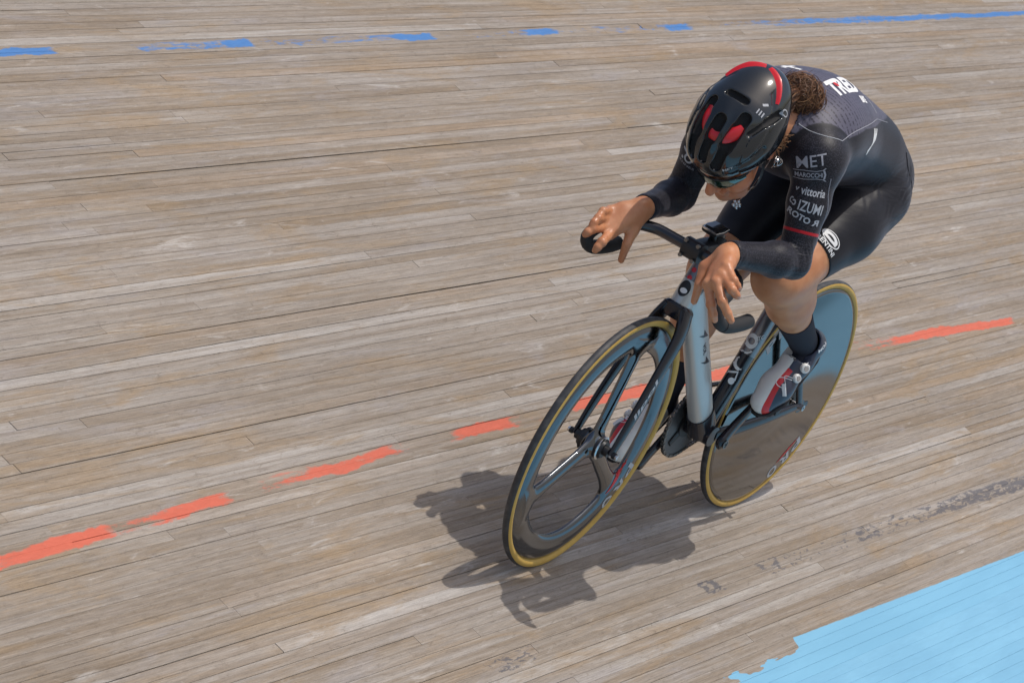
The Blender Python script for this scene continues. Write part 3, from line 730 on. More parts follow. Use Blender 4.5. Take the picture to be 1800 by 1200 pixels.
# arms
for s, sh, el_, wr in ((1, shL, elL, wrL), (-1, shR, elR, wrR)):
    ell('arm', sh, (.052, .050, .054), I3, .05)
    m1 = sh+(el_-sh)*.42
    cone('arm', sh, m1, .048, .043, .04); cone('arm', m1, el_, .043, .035, .025)
    f1 = el_+(wr-el_)*.28
    cone('forearm', el_, f1, .034, .037, .02); cone('forearm', f1, wr-unit(wr-el_)*.02, .037, .0265, .02); cone('forearm', wr-unit(wr-el_)*.02, wr, .0265, .0255, .012)
# neck and head
nb = V(.715, -.004, 1.165)
cone('neck', nb, HD-hf*.035-hu*.045, .066, .056, .035)
ell('head', HD+hf*.000+hu*.004, (.096, .076, .078), HA3, .02)
FS = lambda f, l, u: hp(f+.010, l, u-.024)
ell('head', HD+hf*.040-hu*.068, (.068, .062, .084), HA3, .02)
cone('head', FS(.056, .020, -.120), FS(.056, -.020, -.120), .030, .030, .025)     # jaw
cone('head', FS(.083, 0, -.130), FS(.086, 0, -.126), .019, .017, .02)             # chin
cone('head', hp(.098, .024, -.034), hp(.098, -.024, -.034), .013, .013, .012)     # brow
cone('head', FS(.094, 0, -.015), FS(.120, 0, -.064), .0080, .0120, .009)          # nose
cone('head', FS(.104, .010, -.068), FS(.104, -.010, -.068), .0082, .0082, .007)
cone('head', FS(.094, .015, -.092), FS(.094, -.015, -.092), .0080, .0080, .005)   # lips
cone('head', FS(.091, .013, -.1035), FS(.091, -.013, -.1035), .0085, .0085, .005)
for s in (1, -1):
    ell('head', FS(.060, s*.040, -.062), (.034, .026, .034), HA3, .02)            # cheeks
    ell('ear', hp(-.008, s*.078, -.038), (.020, .008, .031), HA3, .006)
# hands
def hand(H, s):
    P = {k: np.array(v) for k, v in H.items()}; w = P['wrist']
    kn = {f: P[f+'0'] for f in 'imrp'}
    HN = unit(np.cross(kn['m']-w, kn['p']-kn['i'])); HN = HN if HN@V(.89, .386, .242) > 0 else -HN      # back of the hand
    for f, r in (('i', .0145), ('m', .0145), ('r', .0140), ('p', .0130)):
        cone('hand', w+(kn[f]-w)*.12, kn[f], .0205, r, .012)
    for f in 'imrp': ell('hand', kn[f]+unit(kn[f]-w)*.001+HN*.004, (.0085, .0085, .0085), I3, .006); cone('hand', w+(kn[f]-w)*.35+HN*.0135, kn[f]+HN*.0095, .0035, .0045, .006)
    cone('hand', (kn['i']*.6+w*.4), (kn['p']*.6+w*.4), .016, .015, .015)
    cone('hand', w+(P['th0']-w)*.25, P['th0'], .0200, .0150, .012)
    cone('hand', P['th0'], P['th1'], .0145, .0110, .006); cone('hand', P['th1'], P['th2'], .0110, .0080, .003)
    for f, r in (('i', .0110), ('m', .0112), ('r', .0106), ('p', .0096)):
        a, b_, c_ = P[f+'0'], P[f+'1'], P[f+'2']; c2 = b_+(c_-b_)*.55+unit((b_-a))*.003
        cone('hand', a, b_, r*1.08, r*.94, .005); ell('hand', b_, (r*1.10,)*3, I3, .003); cone('hand', b_, c2, r*.95, r*.86, .002); ell('hand', c2, (r*.95,)*3, I3, .002); cone('hand', c2, c_, r*.86, r*.72, .002)
        nails.append((c_, unit(c_-c2), r*.72))
nails = []
hand(LH, 1); hand(RH, -1)

def pd(pr, p):
    g, kind, a, k = pr
    return sd_cone(p, *a) if kind == 'c' else sd_ell(p, a[0], a[1], a[2])
h = .0034
lo = V(-.03, -.275, .10); hi = V(1.135, .275, 1.30); n = np.ceil((hi-lo)/h).astype(int)+1
D = np.full(tuple(n), .2, np.float32)
axs = [(lo[i]+h*np.arange(n[i])).astype(np.float32) for i in range(3)]
for pr in prims:
    g, kind, a, k = pr
    if kind == 'c': mn = np.minimum(a[0]-a[2], a[1]-a[3]); mx = np.maximum(a[0]+a[2], a[1]+a[3])
    else: rr = np.max(a[2]); mn, mx = a[0]-rr, a[0]+rr
    pad = k+3*h; i0 = np.clip(((mn-pad-lo)/h).astype(int), 0, n-1); i1 = np.clip(((mx+pad-lo)/h).astype(int)+2, 1, n)
    P = np.stack(np.meshgrid(*[axs[i][i0[i]:i1[i]] for i in range(3)], indexing='ij'), -1)
    sl3 = tuple(slice(i0[i], i1[i]) for i in range(3))
    D[sl3] = smin(D[sl3], pd(pr, P.reshape(-1, 3)).reshape(P.shape[:3]).astype(np.float32), k)
bv, bq = surface_nets(D, lo, h)
del D
# a little relaxation against the staircase of the grid
def relax(v, q, it, lam=.5):
    E = np.concatenate([q[:, [0, 1]], q[:, [1, 2]], q[:, [2, 3]], q[:, [3, 0]]]); E = np.concatenate([E, E[:, ::-1]])
    cnt = np.bincount(E[:, 0], minlength=len(v)).astype(float)
    for k in range(it):
        m = np.stack([np.bincount(E[:, 0], v[E[:, 1], i], len(v)) for i in range(3)], 1)/cnt[:, None]
        v = v+(m-v)*(lam if k % 2 == 0 else -lam*1.04)
    return v
bv = relax(bv, bq, 6)
# which limb is each vertex on
best = np.full(len(bv), 9e9); grp = np.zeros(len(bv), int); names = ['torso', 'thigh', 'shin', 'foot', 'arm', 'forearm', 'neck', 'head', 'ear', 'hand']
for pr in prims:
    d = pd(pr, bv); m = d < best; best[m] = d[m]; grp[m] = names.index(pr[0])
G = {nm: grp == i for i, nm in enumerate(names)}
left = bv[:, 1] > 0
me = fast_mesh('person', bv, bq); 
flush = np.clip(G['head']*.55+G['ear']*.9+(G['hand'])*.15, 0, 1)
a = me.attributes.new('flush', 'FLOAT', 'POINT'); a.data.foreach_set('value', flush.astype(np.float32))
person = link('person', me, None, M_skin, BL)
tag(person, 'cyclist in a black skinsuit and dark helmet crouched over the drop bars', 'person')
vn = np.zeros(len(bv)*3, np.float32); me.vertex_normals.foreach_get('vector', vn); vn = vn.reshape(-1, 3)

# --- skinsuit: signed distance to its hems (negative = covered)
sdv = np.full(len(bv), -1.); axv = np.zeros((len(bv), 3))
def hem(mask, p0, ax):
    ax = unit(ax); sdv[mask] = (bv[mask]-np.asarray(p0))@ax; axv[mask] = ax
for s, hip, kn in ((1, hipL, kneeL), (-1, hipR, kneeR)):
    sel = left if s > 0 else ~left
    d = unit(kn-hip); p0 = kn-d*(.105 if s > 0 else .07)
    hem(sel & G['thigh'], p0, d); sdv[sel & (G['foot'] | G['shin'])] = 1
for s, el_, wr in ((1, elL, wrL), (-1, elR, wrR)):
    sel = left if s > 0 else ~left
    d = unit(wr-el_); hem(sel & (G['forearm'] | G['hand']), wr-d*.006, d)
    sdv[sel & G['hand']] = np.maximum(sdv[sel & G['hand']], .001)
hem(G['neck'] | G['head'] | G['ear'], nb+V(.035, 0, .012), V(.75, 0, .12)); sdv[G['head'] | G['ear']] = 1
def shell(name, keep, sd_, ax_, off, parent, m):
    """copy of the body surface where sd < 0, lifted by off, edge snapped to the hem"""
    fk = (sd_[bq] < .0022).all(1); q = bq[fk]; used = np.unique(q); mp = np.full(len(bv), -1); mp[used] = np.arange(len(used))
    v = bv[used].copy(); s = sd_[used]; out = (s > -.0016) & (np.linalg.norm(ax_[used], axis=1) > .5)
    v[out] -= ax_[used][out]*s[out][:, None]
    lift = np.where(out, off*.6, off)
    v = v+vn[used]*lift[:, None]
    # double back at the edge so the hem has a thickness
    q = mp[q]
    E = np.concatenate([q[:, [0, 1]], q[:, [1, 2]], q[:, [2, 3]], q[:, [3, 0]]]); key = np.sort(E, 1)
    u, inv, c = np.unique(key, axis=0, return_inverse=True, return_counts=True); inv = inv.ravel()
    be = E[c[inv] == 1]; bvx = np.unique(be); k0 = len(v); mp2 = np.full(len(v), -1); mp2[bvx] = k0+np.arange(len(bvx))
    v = np.concatenate([v, v[bvx]-vn[used][bvx]*(off+.002)])
    q = np.concatenate([q, np.stack([be[:, 1], be[:, 0], mp2[be[:, 0]], mp2[be[:, 1]]], 1)])
    m_ = fast_mesh(name, v, q); o = link(name, m_, parent, m); return o, np.concatenate([used, used[bvx]]), v
suit, su, sv_ = shell('skinsuit', None, sdv, axv, .0026, person, M_suit)
tag(suit, 'black long-sleeved skinsuit with a violet-grey back panel')
X, Y, Z = sv_[:, 0], sv_[:, 1], sv_[:, 2]; N = vn[su]
tor = G['torso'][su] | G['arm'][su] | G['neck'][su] | G['thigh'][su]
# back panel: up-facing part of the torso, bounded by a curve low on the flank
lim = np.interp(X, [0, .30, .47, .60, .68, .76, .85], [1.30, 1.19, 1.200, 1.208, 1.195, 1.172, 1.15])
edge = Z-lim
sleeve_seam = (np.linalg.norm((sv_-np.where(Y[:, None] > 0, shL, shR))[:, :], axis=1)-.085)
back = np.clip(.5+np.minimum(edge/.02, sleeve_seam/.02)*.5, 0, 1)*tor
dl = unit(elL-shL); tt = (sv_-shL)@dl; Lu = np.linalg.norm(elL-shL)
redb = np.clip(.5+(.0035-np.abs(tt-Lu*.70))/.004, 0, 1)*(G['arm'][su] & (Y > 0))
slv = (G['arm'][su] | G['forearm'][su]).astype(float)
fold = np.exp(-((X-.20)**2+(np.abs(Y)-.10)**2+(Z-.95)**2)/.012)*.9+np.exp(-(((sv_-elL)**2).sum(1))/.004)*.6+np.exp(-(((sv_-elR)**2).sum(1))/.004)*.6+np.exp(-(((sv_-wrL)**2).sum(1))/.003)*.5+.06
for nm, arr in (('back', back), ('redband', redb), ('sleeve', slv), ('fold', fold)):
    a = suit.data.attributes.new(nm, 'FLOAT', 'POINT'); a.data.foreach_set('value', arr.astype(np.float32))

# tension folds as real relief: hip crease, elbows, wrists, waist
def folds(c, R_, ax, wl, amp, warp):
    q = sv_-np.asarray(c); w_ = np.exp(-(q**2).sum(1)/R_**2); ax = unit(ax)
    ph = q@ax/wl+warp*np.sin(q@V(31, 47, 23))+.35*np.sin(q@V(-63, 38, 71)); return amp*w_*np.sin(2*math.pi*ph)*np.clip(.55+.45*np.sin(q@V(55, -40, 62)), 0, 1)
dsp = np.zeros(len(sv_))
for s in (1, -1):
    dsp += folds((.215, s*.150, 1.035), .060, (.55, -.1*s, .83), .017, .0017, .25)+folds((.345, s*.120, 1.000), .055, (.75, 0, .66), .019, .0014, .30)
for sh_, el_, wr_ in ((shL, elL, wrL), (shR, elR, wrR)):
    dsp += folds(el_+V(0, 0, .010), .045, (wr_-el_)*.7+(el_-sh_)*.3, .014, .0016, .25)+folds(wr_-unit(wr_-el_)*.035, .034, wr_-el_, .012, .0012, .2)+folds(sh_+V(-.045, 0, -.055), .055, (.6, .2, .75), .020, .0022, .3)
dsp[(np.abs(sdv[su]) < .004)] = 0
sv_ = sv_+vn[su]*dsp[:, None]; suit.data.vertices.foreach_set('co', sv_.astype(np.float32).ravel()); suit.data.update()
# --- socks
for s, kn, an, frac in ((1, kneeL, ankL, .62), (-1, kneeR, ankR, .66)):
    sd2 = np.full(len(bv), 1.); ax2 = np.zeros((len(bv), 3)); sel = (left if s > 0 else ~left) & (G['shin'] | G['foot'])
    d = unit(kn-an); top = kn+(an-kn)*frac
    sd2[sel] = (bv[sel]-top)@d; ax2[sel] = d
    far = sel & (((bv-an)**2).sum(1) > .075**2) & G['foot']; sd2[far] = 1; ax2[far] = 0
    shell('sock', None, sd2, ax2, .0022, person, M_sock)

# --- shoes
def shoe(hee, toe, an, side):
    t = unit(toe-hee); up = np.cross(t, (0, 1, 0)); up = up if up[2] > 0 else -up; L = np.linalg.norm(toe-hee); lat = np.array((0, 1., 0))
    R = np.stack([t, lat, up]); Rinv = R.T
    al = R@(an-hee)
    def loc(p): return (p-hee)@R.T
    def base(q):
        x, y, z = q[:, 0], q[:, 1], q[:, 2]
        d = sd_cone(q, (.032, 0, .036), (.085, 0, .036), .037, .036)
        d = smin(d, sd_cone(q, (.085, 0, .034), (L-.085, -side*.004, .030), .036, .039), .02)
        d = smin(d, sd_cone(q, (L-.085, -side*.004, .030), (L-.036, -side*.010, .024), .040, .031), .02)
        d = smin(d, sd_cone(q, (.030, 0, .045), (al[0]-.004, 0, al[2]+.004), .034, .037), .018)
        d = smax(d, -(z-.004), .008)
        return d
    def fn(p):
        q = loc(p); d = base(q)
        col = (q[:, 2]-(al[2]-.006+.020*np.clip((al[0]-q[:, 0])/.05, -.6, 1)))            # collar cut, higher at the heel
        d = smax(d, -smax(-col, q[:, 0]-(al[0]+.050), .01), .006)
        inner = sd_cone(q, (al[0], 0, al[2]+.05), (al[0]-.004, 0, .045), .0345, .030)
        return smax(d, -inner, .004)
    c = (hee+toe)/2
    me_ = implicit('shoe', fn, c-V(.20, .075, .20), c+V(.20, .075, .20), .0028)
    # colour regions in the shoe's own frame
    m_ = mat('shoe_upper', (.5, .5, .5), .36, coat=.25); b = NB(m_)
    co = np.empty(len(me_.vertices)*3, np.float32); me_.vertices.foreach_get('co', co); q = loc(co.reshape(-1, 3).astype(float))
    a_ = me_.attributes.new('shoe_pos', 'FLOAT_VECTOR', 'POINT'); a_.data.foreach_set('vector', q.astype(np.float32).ravel())
    P_ = b.sep(b.attr('shoe_pos').outputs['Vector']); o_ = side
    lat_ = b.math('MULTIPLY', P_[1], float(o_))            # + = outer side
    white = b.math('MULTIPLY', b.smooth(lat_, .0065, .0055), b.smooth(b.math('ADD', P_[0], b.math('MULTIPLY', lat_, -.4)), .072, .074))
    red = b.math('MULTIPLY', b.math('MULTIPLY', b.smooth(lat_, .0045, .0055), b.smooth(lat_, .0185, .0175)), b.smooth(P_[0], .125, .127))
    heelw = b.math('MULTIPLY', b.smooth(b.math('SUBTRACT', P_[2], b.math('MULTIPLY', P_[0], -.3)), al[2]+.010, al[2]+.012), b.smooth(P_[0], .062, .060))
    cc = b.mix(white, (.024, .030, .055, 1), (.76, .75, .72, 1)); cc = b.mix(red, cc, (.55, .010, .016, 1)); cc = b.mix(heelw, cc, (.74, .73, .70, 1))
    sole = b.smooth(P_[2], .012, .0105); cc = b.mix(sole, cc, (.01, .01, .012, 1)); b.set('Base Color', cc)
    o = link('shoe', me_, person, m_)
    S_ = lambda x, y, z: hee+t*x+lat*(side*y)+up*z
    return o, S_, (t, lat*side, up), loc
shoes = []
for hee, toe, an, s in ((heelL, toeL, ankL, 1), (heelR, toeR, ankR, -1)):
    o, S_, fr, loc = shoe(hee, toe, an, s); shoes.append((o, S_, fr))
    bvh = BVHTree.FromPolygons([v_.co for v_ in o.data.vertices], [p_.vertices for p_ in o.data.polygons])
    def on(x, y, lift=.0): # point on top of the shoe
        h_ = bvh.ray_cast(Vector(S_(x, y, .2)), Vector(-fr[2])); return np.array(h_[0])+np.array(h_[1])*lift if h_[0] else S_(x, y, .06)
    def disc(x, y, r, th): # dial
        c0 = bvh.ray_cast(Vector(S_(x, y+.05, .09)), Vector(-(fr[2]*.6+fr[1]*.8)))
        if not c0[0]: return None
        c1 = np.array(c0[0]); n1 = np.array(c0[1]); return [sweep([c1-n1*.002, c1+n1*th*.7, c1+n1*th], [r, r, r*.82], n=20, ref=(.3, .5, .8))], c1, n1
    for (x, y, r) in ((.100, .030, .0125), (.132, .034, .0115)):
        g = disc(x, y, r, .0085)
        if g:
            dial = part('lacing_dial', g[0][0], M_shoew, o, ang=30)
            part('dial_cap', sweep([g[1]+g[2]*.008, g[1]+g[2]*.0100], [r*.62, r*.55], n=16, ref=(.3, .5, .8)), M_steel, dial, ang=30)
    for P2 in ([(.145, .028), (.158, .008), (.172, .002), (.180, .012), (.176, .026)], [(.140, .026), (.150, .012), (.166, .024)], [(.098, .024), (.086, .038)], [(.105, .030), (.082, .032)]):
        part('lace_wire', sweep(catmull([on(x, y, .0016) for x, y in P2], 5), .0009, n=6), M_white, o)
    a0, a1 = on(.172, .022, .001), on(.182, .030, .001)
    part('lace_guide', sweep([on(.168, .020, .0012), on(.178, .027, .0012), on(.187, .033, .0012)], .0065, .0022, ref=fr[1], n=10, power=3), M_white, o)
    so_ = sweep([S_(.012, 0, .003), S_(.05, 0, .002), S_(.13, -.002, .001), S_(.19, -.004, .002), S_(.235, -.008, .006), S_(.256, -.010, .014)], [.022, .033, .034, .0405, .030, .012], [.004]*6, ref=fr[1], n=16, power=3)
    part('sole', so_, M_sole, o)
    part('cleat', sweep([S_(.155, 0, -.006), S_(.215, -.003, -.006)], [.026, .022], [.007, .006], ref=fr[1], n=10, power=3), M_black, o)

# --- helmet
HRX = V(.138, .106, .100)
def slot(q, pts, r):
    d = None
    for a_, b_ in zip(pts[:-1], pts[1:]):
        s_ = sd_cap(q, a_, b_, r); d = s_ if d is None else np.minimum(d, s_)
    return d
def on_h(f, l, k=1.0):    # point on the helmet's dome above (f, l)
    u = math.sqrt(max(0., 1-(f/HRX[0])**2-(l/HRX[1])**2)); return V(f*k, l*k, HRX[2]*u*k)
vents = [([on_h(-.022, -.023, .985), on_h(-.022, .023, .985)], .0090)]
for s in (-1, 1):
    vents += [([on_h(.012, s*.047, .97), on_h(.045, s*.046, .97)], .0135), ([on_h(.045, s*.046, .97), on_h(.088, s*.042, .97)], .0160), ([on_h(.088, s*.042, .97), on_h(.126, s*.034, .98)], .0120),
              ([on_h(-.056, s*.086), on_h(-.015, s*.083)], .0105), ([on_h(-.015, s*.083), on_h(.034, s*.071)], .0070),
              ([V(.030, s*.102, .026), V(.068, s*.093, .021), V(.100, s*.074, .018)], .0075)]
vents += [([on_h(.046, .0, .97), on_h(.090, .0, .97)], .0145), ([on_h(.090, .0, .97), on_h(.128, .0, .98)], .0110)]
def helm(p, inner=False):
    q = (p-HCX)@HA3.T; x, y, z = q[:, 0], q[:, 1], q[:, 2]
    d = sd_ell(q, (0, 0, 0), I3, HRX)
    tail = sd_ell(q, (-.085, 0, .018), I3, (.072, .074, .056)); d = smin(d, tail, .03)
    # sculpted ridges between the vents
    ridge = -.0026*np.cos(np.clip(y/.024, -4, 4)*math.pi)*np.clip((x+.01)/.05, 0, 1)*np.clip((.13-x)/.03, 0, 1)*(np.abs(y) < .075)
    d = d+ridge
    crease = np.abs(z-(.045-.30*x)-.0*y); d = d+.0028*np.exp(-(crease/.005)**2)*(np.abs(y) > .05)
    rimcut = -(z-(-.028-.016*np.clip(-x/.1, 0, 1)+.012*np.clip(x/.12, 0, 1)**2))
    d = smax(d, rimcut, .006)
    inn = sd_ell(q, (.0, 0, -.012), I3, HRX-V(.026, .024, .022)); d = smax(d, -inn, .004)
    for pts, r in vents: d = smax(d, -slot(q, pts, r), .0035)
    return d
hm = implicit('helmet', helm, HCX-V(.175, .115, .150), HCX+V(.135, .115, .175), .0026)
# inside the vents and underneath: bare dark foam
hc_ = np.empty(len(hm.vertices)*3, np.float32); hm.vertices.foreach_get('co', hc_); hq_ = (hc_.reshape(-1, 3).astype(float)-HCX)@HA3.T
dep = smin(sd_ell(hq_, (0, 0, 0), I3, HRX), sd_ell(hq_, (-.085, 0, .018), I3, (.072, .074, .056)), .03)
li_ = np.empty(len(hm.loops), np.int32); hm.loops.foreach_get('vertex_index', li_)
hm.materials.append(M_helmet); hm.materials.append(M_foam); hm.polygons.foreach_set('material_index', (dep[li_].reshape(-1, 4).mean(1) < -.0058).astype(np.int32))
helmet = link('helmet', hm, person); tag(helmet, 'glossy black vented helmet with red accents')
def hw(v): return HCX+np.asarray(v)@HA3
def liner(p):
    q = (p-HCX)@HA3.T; d = sd_ell(q, (.0, 0, -.006), I3, HRX-V(.026, .024, .024)); return smax(d, -(q[:, 2]+.012), .006)
link('helmet_lining', implicit('helmet_lining', liner, HCX-V(.16, .12, .16), HCX+V(.16, .12, .16), .005), helmet, M_foam)
bp = catmull([on_h(.022, -.054, .86), on_h(.050, -.048, .86), on_h(.078, -.030, .86), on_h(.088, 0, .86), on_h(.078, .030, .86), on_h(.054, .048, .86), on_h(.032, .056, .86)], 6); bn = len(bp)
bw = np.interp(np.linspace(0, 6, bn), range(7), [.006, .012, .012, .0105, .0135, .015, .009]); v = []; f = []
for i_ in range(bn):
    n_ = unit(bp[i_]/HRX**2); t_ = unit(bp[min(i_+1, bn-1)]-bp[max(i_-1, 0)]); s_ = np.cross(n_, t_)
    for a_ in np.linspace(0, 2*math.pi, 12, endpoint=False): v.append(hw(bp[i_]+s_*bw[i_]*math.cos(a_)+n_*.0035*math.sin(a_)))
for i_ in range(bn-1):
    for k in range(12): f.append((i_*12+k, i_*12+(k+1) % 12, i_*12+12+(k+1) % 12, i_*12+12+k))
part('red_band', (v, f), M_red, helmet)
# red V at the back
for s in (-1, 1):
    P = [on_h(-.118, s*.004, 1.0), on_h(-.112, s*.020, 1.0), on_h(-.098, s*.042, 1.0), on_h(-.080, s*.060, 1.0), on_h(-.066, s*.070, 1.0)]
    hb_ = BVHTree.FromPolygons([v_.co for v_ in hm.vertices], [p_.vertices for p_ in hm.polygons])
    Q = []
    for p_ in catmull(P, 5):
        nn = unit(p_/HRX**2); r_ = hb_.ray_cast(Vector(hw(p_+nn*.05)), Vector(-(nn@HA3))); Q.append(np.array(r_[0]) if r_[0] else hw(p_))
    n_ = len(Q); part('red_stripe', sweep(Q, list(np.interp(np.linspace(0, 1, n_), [0, .4, 1], [.008, .0125, .0050])), [.0016]*n_, ref=unit(np.cross(Q[-1]-Q[0], hu)), n=10, power=3), M_red, helmet)
# straps
for s in (-1, 1):
    P = catmull([hp(.020, s*.086, .000), hp(.030, s*.084, -.055), hp(.050, s*.064, -.130), hp(.056, s*.022, -.176), hp(.056, 0, -.180)], 5)
    part('chin_strap', sweep(P, .0075, .0011, ref=hf, n=8, power=3), M_black, helmet)

# --- sunglasses
lv = []
gl = []
for i in range(15):
    a_ = (i-7)/7*1.05; gl.append((a_, hp(.024+.104*math.cos(a_), .083*math.sin(a_), -.026), hp(.022+.102*math.cos(a_), .080*math.sin(a_), -.030-.044*max(.25, math.cos(a_*1.15)))))
v = []; f = []
for a_, t_, b_ in gl:
    nn = unit(t_-hp(0, 0, -.02)); v += [t_, (t_+b_)/2+nn*.004, b_, b_-nn*.002, (t_+b_)/2+nn*.002, t_-nn*.002]
for i in range(14):
    for j in range(6): j2 = (j+1) % 6; f.append((i*6+j, i*6+j2, i*6+6+j2, i*6+6+j))
glasses = part('sunglasses', (v, f), M_lens, person); tag(glasses, 'green mirrored sunglasses under the helmet')
part('frame', join([sweep([x[1]+hu*.001 for x in gl], .0024, n=8)]+[sweep([gl[i][1], hp(.0, s*.084, -.026), hp(-.03, s*.083, -.030)], .0024, .004, n=8) for i, s in ((0, -1), (14, 1))]), M_black, glasses)
# --- earrings
for (yy, uu, r) in ((.088, -.078, .0150), (.095, -.074, .0115), (.092, -.062, .008)):
    c0 = hp(-.008, yy, uu-.004); P = [c0+(hf*math.cos(t_)+hu*math.sin(t_))*r+hl_*.004*math.sin(t_*2) for t_ in np.linspace(0, 2*math.pi, 25)]
    part('earring', sweep(P, .0011, n=8), M_steel, person)

# --- pendant on a cord
pc = V(.840, .030, .967); pet = []
for k in range(5):
    a_ = 2*math.pi*k/5; e1, e2 = V(-.39, .92, 0), V(-.22, -.09, .97); c0 = pc+(e1*math.cos(a_)+e2*math.sin(a_))*.0075
    pet.append(sweep([c0-V(.003, .001, .001), c0, c0+V(.003, .001, .001)], [.002, .0045, .002], n=10))
pend = part('pendant', join(pet+[sweep([pc-V(.004, 0, 0), pc, pc+V(.004, .001, .001)], [.002, .0045, .002], n=10)]), M_steel, person)
part('cord', sweep(catmull([pc+V(0, 0, .008), pc+V(-.02, .010, .05), V(.800, .050, 1.12)], 6), .0006, n=6), M_steel, pend)
# --- hair: a gathered bun of curls behind the helmet, made of strands
def tubes(P, r, tn):
    """many tapered strands at once: P (N, K, 3) control points"""
    P = np.asarray(P); N, K, _ = P.shape; Wt = np.stack(catmull(list(np.eye(K)), 4)); Q = np.einsum('mk,nkd->nmd', Wt, P); m = Q.shape[1]
    T = np.gradient(Q, axis=1); T /= np.linalg.norm(T, axis=2, keepdims=True)+1e-9
    ref = rng.normal(size=(N, 1, 3)); A = np.cross(T, ref); A /= np.linalg.norm(A, axis=2, keepdims=True)+1e-9; Bn = np.cross(T, A)
    R = np.asarray(r)[:, None]*np.interp(np.linspace(0, 1, m), [0, .2, .8, 1], [.7, 1, 1, .3])[None]
    ring = np.stack([Q+(A*math.cos(a_)+Bn*math.sin(a_))*R[..., None] for a_ in (0, 2.094, 4.189)], 2)      # N, m, 3, 3
    v = ring.reshape(-1, 3); base = (np.arange(N)[:, None]*m+np.arange(m-1)[None]).reshape(-1)*3
    q = np.concatenate([np.stack([base+k_, base+(k_+1) % 3, base+3+(k_+1) % 3, base+3+k_], 1) for k_ in range(3)])
    return v, q, np.repeat(np.asarray(tn), m*3)
bun = V(.735, .020, 1.236)
n1 = 3000; d_ = rng.normal(size=(n1, 3)); d_ /= np.linalg.norm(d_, axis=1, keepdims=True); d_ *= V(.97, 1.08, .84)
Rb = np.where(rng.random(n1) < .5, rng.uniform(.024, .040, n1), rng.uniform(.036, .049, n1))
ax_ = np.cross(d_, rng.normal(size=(n1, 3))); ax_ /= np.linalg.norm(ax_, axis=1, keepdims=True); bx_ = np.cross(d_, ax_); bx_ /= np.linalg.norm(bx_, axis=1, keepdims=True)
rr = rng.uniform(.008, .030, n1)/Rb; a0_ = rng.uniform(0, 6.28, n1); dr = rng.uniform(-.006, .010, n1); PP = []
for k in range(6):
    a_ = a0_+k*.55; PP.append(bun+(d_+ax_*(np.cos(a_)*rr)[:, None]+bx_*(np.sin(a_)*rr)[:, None])*(Rb+dr*k/5)[:, None])
sets = [tubes(np.stack(PP, 1), rng.uniform(.0004, .0010, n1), rng.random(n1))]
n2 = 900; a_ = rng.uniform(-1.4, 1.4, n2)
s0 = HD+hf*(-.080-rng.uniform(0, .025, n2))[:, None]+hl_*(np.sin(a_)*.070)[:, None]+hu*(.04+.02*np.cos(a_)-rng.uniform(0, .07, n2))[:, None]
mid = (s0+bun)/2+rng.uniform(-1, 1, (n2, 3))*V(.006, .010, .010)+V(0, 0, .016); e_ = bun+rng.uniform(-1, 1, (n2, 3))*V(.026, .032, .026)
sets.append(tubes(np.stack([s0, (s0+mid)/2+V(0, 0, .004), mid, (mid+e_)/2, e_], 1), rng.uniform(.0004, .0010, n2), rng.random(n2)*.85))
nf = 90; d_ = rng.normal(size=(nf, 3)); d_ /= np.linalg.norm(d_, axis=1, keepdims=True); d_[:, 2] = np.abs(d_[:, 2])*.8; s0 = bun+d_*.040; e_ = bun+d_*rng.uniform(.056, .072, nf)[:, None]+rng.uniform(-1, 1, (nf, 3))*.016
sets.append(tubes(np.stack([s0, (s0+e_)/2+rng.uniform(-1, 1, (nf, 3))*.008, e_], 1), rng.uniform(.0002, .0004, nf), .5+.5*rng.random(nf)))
n3 = 60; s0 = HD+hf*rng.uniform(-.06, -.005, n3)[:, None]+hl_*.080+hu*rng.uniform(-.045, .0, n3)[:, None]
e_ = s0+hf*rng.uniform(-.03, .02, n3)[:, None]+hl_*rng.uniform(.004, .014, n3)[:, None]-hu*rng.uniform(.015, .04, n3)[:, None]
sets.append(tubes(np.stack([s0, (s0+e_)/2+hl_*.006, e_], 1), rng.uniform(.0004, .0008, n3), .55+.45*rng.random(n3)))
core = implicit('core', lambda p_: sd_ell(p_, bun, I3, (.036, .040, .032)), bun-.06, bun+.06, .006, normals=False)
cv = np.empty(len(core.vertices)*3); core.vertices.foreach_get('co', cv); cq = np.array([tuple(q_.vertices) for q_ in core.polygons]); bpy.data.meshes.remove(core)
sets.append((cv.reshape(-1, 3), cq, np.full(len(cv)//3, .12)))
hv, hq, tone, k = [], [], [], 0
for v_, q_, t_ in sets: hv.append(v_); hq.append(q_+k); tone.append(t_); k += len(v_)
hv = np.concatenate(hv); hq = np.concatenate(hq); tone = np.concatenate(tone)
hme = fast_mesh('hair', hv, hq); a = hme.attributes.new('tone', 'FLOAT_VECTOR', 'POINT')
a.data.foreach_set('vector', np.repeat(tone.astype(np.float32), 3)); hair = link('hair', hme, person, M_hair); tag(hair, 'curly brown hair tied in a bun behind the helmet')
# --- finger nails
for c_, t_, r_ in nails:
    out = V(.89, .386, .242); out = unit(out-t_*(out@t_)); sd_ = np.cross(t_, out); q0 = c_+out*(r_*.86)-t_*.004
    part('finger_nail', sweep([q0-t_*.004, q0+t_*.001-out*.0002, q0+t_*.0055-out*.0012], [.0036, .0042, .0030], [.0012, .0012, .0008], ref=sd_, n=10, power=2.6), M_nail, person)
